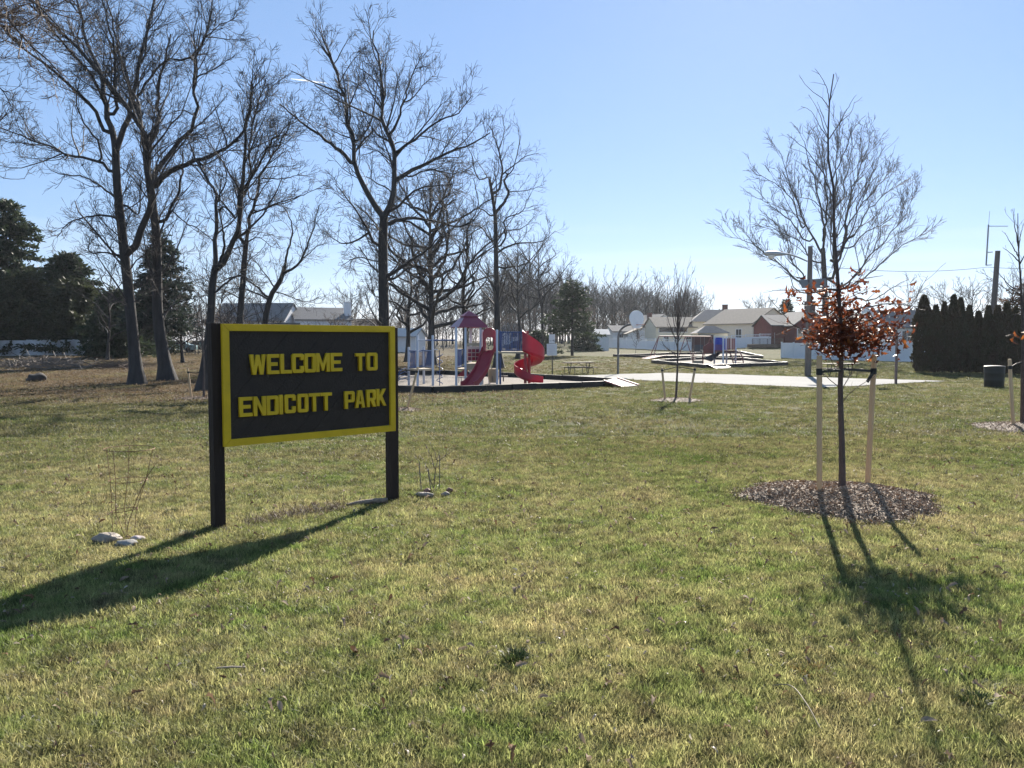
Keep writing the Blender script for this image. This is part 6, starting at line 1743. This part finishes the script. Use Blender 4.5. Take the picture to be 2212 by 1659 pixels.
o = mb.build('dry_weeds', mat('dry_weed', (.14, .098, .062), .7, .5, 12, trans=.2), None); o['kind'] = 'stuff'; o['label'] = 'line of dry weeds and plant debris between the sign posts'
# single tufts in the lawn
def clump(label, px, d, m, n, h, seed, wid=.0022, rad=.06):
    r = random.Random(seed); mb = MB(); b = gp(px, d)
    for i in range(n):
        a = r.random() * 6.28; q = r.random() ** .6 * rad; p = b + Vector((q * math.cos(a), q * math.sin(a), 0)); t = r.uniform(.1, .9); l = h * r.uniform(.5, 1.2)
        dr = Vector((math.cos(a) * math.sin(t), math.sin(a) * math.sin(t), math.cos(t))); w = Vector((-math.sin(a + .5), math.cos(a + .5), 0)) * wid
        mid = p + dr * l * .6; tip = mid + (dr + Vector((0, 0, -.5))) * l * .4
        mb.add([p - w, p + w, mid + w, mid - w, tip], [(0, 1, 2, 3), (3, 2, 4)])
    o = mb.build('grass_clump', m, None); tag(o, label, 'grass clump'); return o
DG = mat('clump_green', (.036, .054, .018), .5, .25, 12, trans=.4); PG = mat('clump_straw', (.21, .18, .11), .5, .25, 12, trans=.4)
clump('dark green grass clump standing taller in the middle of the near lawn', 1113, 4.05, DG, 260, .085, 1, rad=.055)
clump('pale straw coloured grass clump near the oak shadow at lower right', 1752, 3.98, mat('clump_gold', (.24, .175, .07), .5, .2, 12, trans=.4), 380, .05, 2, rad=.10)
clump('whitish dry grass clump left of the left sign post', 402, 6.75, PG, 260, .07, 3)
clump('small green grass clump in the near lawn left of the shadow edge', 370, 7.6, DG, 200, .06, 4)
clump('green grass clump in the shadow of the young oak, low right', 2105, 3.6, DG, 260, .07, 5)
STRAWT = mat('dead_stem', (.26, .20, .12), .6, .2)
o = MB().tube([Vector(p) for p in smooth_line([gp(1668, 3.75) + Vector((0, 0, .03)), gp(1700, 3.66) + Vector((0, 0, .07)), gp(1742, 3.45) + Vector((0, 0, .07)), gp(1772, 3.30) + Vector((0, 0, .03))], 14)], .0028, 5).build('dead_stem', STRAWT, None, True); tag(o, 'long pale dead grass stem arching over the lawn at lower right', 'stem')
o = MB().tube([gp(468, 3.95) + Vector((0, 0, .02)), gp(500, 3.93) + Vector((0, 0, .035)), gp(530, 3.97) + Vector((0, 0, .02))], .005, 6).build('small_stick', mat('stick_pale', (.30, .24, .19), .7), None, True); tag(o, 'short pale stick lying in the near grass at lower left', 'stick')

# barrel
b = gp(2147, 36.3)
BARR = mat('barrel_green', (.012, .014, .012), .6, .25, 4, spec=.5)
tr = thing('trash_barrel', 'dark round trash barrel with a slightly domed lid before the arborvitae hedge', 'trash barrel', b)
prof = [(.385, 0), (.395, .02), (.40, .30), (.405, .31), (.405, .33), (.402, .34), (.41, .62), (.415, .63), (.415, .65), (.412, .66), (.42, .90)]
MB().lathe(b, prof, 24).build('body', BARR, tr, True)
MB().lathe(b + Vector((0, 0, .904)), [(.43, 0), (.435, .03), (.41, .055), (.24, .075), (.02, .08)], 24).build('lid', BARR, tr, True)
# brush pile and dark boulder at the left
rg = random.Random(6); mb = MB()
for i in range(750):
    px, d = rg.gauss(95, 62), rg.gauss(55, 2.2); g = gp(px, d); hgt = max(0, .75 * math.exp(-((px - 95) / 85) ** 2 - ((d - 55) / 3) ** 2))
    p = g + Vector((0, 0, rg.uniform(0, hgt) + .05)); a = rg.random() * 6.28; l = rg.uniform(.4, 1.3); e = rg.gauss(0, .3)
    mb.tube([p, p + Vector((math.cos(a) * math.cos(e) * l, math.sin(a) * math.cos(e) * l, math.sin(e) * l))], rg.uniform(.008, .022), 3)
o = mb.build('brush_pile', mat('brush_sticks', (.15, .122, .10), .8, .4, 6), None); o['kind'] = 'stuff'; o['label'] = 'pile of grey cut brush on the bank below the white fence at the left'
mb = MB()
for i in range(300):
    px, d = rg.gauss(262, 28), rg.gauss(54, 2); g = gp(px, d); p = g + Vector((0, 0, rg.uniform(0.03, .35))); a = rg.random() * 6.28; l = rg.uniform(.3, 1.0)
    mb.tube([p, p + Vector((math.cos(a) * l, math.sin(a) * l, rg.gauss(0, .2)))], rg.uniform(.008, .018), 3)
o = mb.build('brush_pile', mat('brush_brown', (.11, .07, .05), .8, .4, 6), None); o['kind'] = 'stuff'; o['label'] = 'low brown heap of twigs left of the tallest bare trunk'
stone('dark rounded boulder on the grass below the brush pile', gq(81, 38, .10), (.42, .34, .30), 8, mat('dark_rock', (.045, .036, .030), .85, .3, 6, .6, 20), 'boulder', 'boulder')
# parked cars glimpsed beyond the trees at the left
def car(label, px, d, rz, col, name_m):
    b = gp(px, d); R = Matrix.Rotation(rz, 3, 'Z'); T = lambda x, y, z: b + R @ Vector((x, y, z))
    t = thing('parked_car', label, 'car', b)
    pr = [(-2.15, .30), (-2.2, .62), (-2.05, .86), (-1.35, .95), (-.75, 1.42), (.75, 1.45), (1.35, .98), (2.1, .86), (2.2, .6), (2.12, .30)]
    MB().prism([T(x, -.85, z) for x, z in pr], R @ Vector((0, 1.7, 0))).build('body', mat(name_m, col, .25, .05, spec=.6), t, bevel=.05)
    for s in (-.86, .86): MB().prism([T(x, s - .005, z) for x, z in ((-1.2, .98), (-.72, 1.36), (.70, 1.38), (1.18, .98))], R @ Vector((0, .01, 0))).build('window', GLASS, t)
    for x in (-1.35, 1.35):
        for s in (-.80, .80):
            MB().tube([T(x, s - .1, .31), T(x, s + .1, .31)], .31, 14).build('wheel', TIMBER, t)
car('pale teal car parked beyond the trees left of the sign', 385, 100, .15, (.30, .42, .42), 'car_teal')
car('dark car parked beyond the trees just right of the pale teal one', 435, 104, .1, (.03, .03, .035), 'car_dark')
car('dark car glimpsed behind the blue railing of the near play structure', 1118, 118, .1, (.05, .08, .12), 'car_blue')
# small young tree with reddish leaves before the long white fence
mid = gp(1373, 118)
far_proto('small reddish young tree in front of the long white fence', 3.4, .55, 90, 'vase', .3, 9, mid, None, TWIG_RED, thin(FAR, 1.6), name='young_tree', r=.04)
# vapour trail high in the sky
a, e = pt(627, 170, 4000), pt(708, 180, 4000)
cm = bpy.data.materials.new('vapour'); t, bs, L = nodes_of(cm)
bs.inputs['Base Color'].default_value = (.95, .95, .95, 1); bs.inputs['Roughness'].default_value = 1; bs.inputs['Specular IOR Level'].default_value = 0
tl = t.nodes.new('ShaderNodeBsdfTranslucent'); tl.inputs['Color'].default_value = (1, 1, 1, 1); tp = t.nodes.new('ShaderNodeBsdfTransparent')
m1 = t.nodes.new('ShaderNodeMixShader'); m1.inputs[0].default_value = .6; L(bs.outputs[0], m1.inputs[1]); L(tl.outputs[0], m1.inputs[2])
m2 = t.nodes.new('ShaderNodeMixShader'); m2.inputs[0].default_value = .35; L(tp.outputs[0], m2.inputs[1]); L(m1.outputs[0], m2.inputs[2]); L(m2.outputs[0], t.nodes['Material Output'].inputs['Surface'])
o = MB().tube([a.lerp(e, f) for f in (0, .25, .5, .75, 1)], [1.0, 3, 4, 3, .8], 8).build('vapour_trail', cm, None, True); o['kind'] = 'stuff'; o['label'] = 'short white vapour trail in the sky above the trees'
# ------------------------------------------------------------------ thin winter haze
hm = bpy.data.materials.new('haze'); hm.use_nodes = True
ht = hm.node_tree; ht.nodes.clear()
ho = ht.nodes.new('ShaderNodeOutputMaterial'); hv = ht.nodes.new('ShaderNodeVolumePrincipled')
hv.inputs['Color'].default_value = (.86, .92, 1.0, 1); hv.inputs['Density'].default_value = .00015; hv.inputs['Anisotropy'].default_value = .35
ht.links.new(hv.outputs[0], ho.inputs['Volume'])
hz_ = MB().box((0, 40, 16.0), (2400, 2400, 40)).build('haze', hm, None); hz_['kind'] = 'stuff'; hz_['label'] = 'thin pale winter haze in the air over the park'
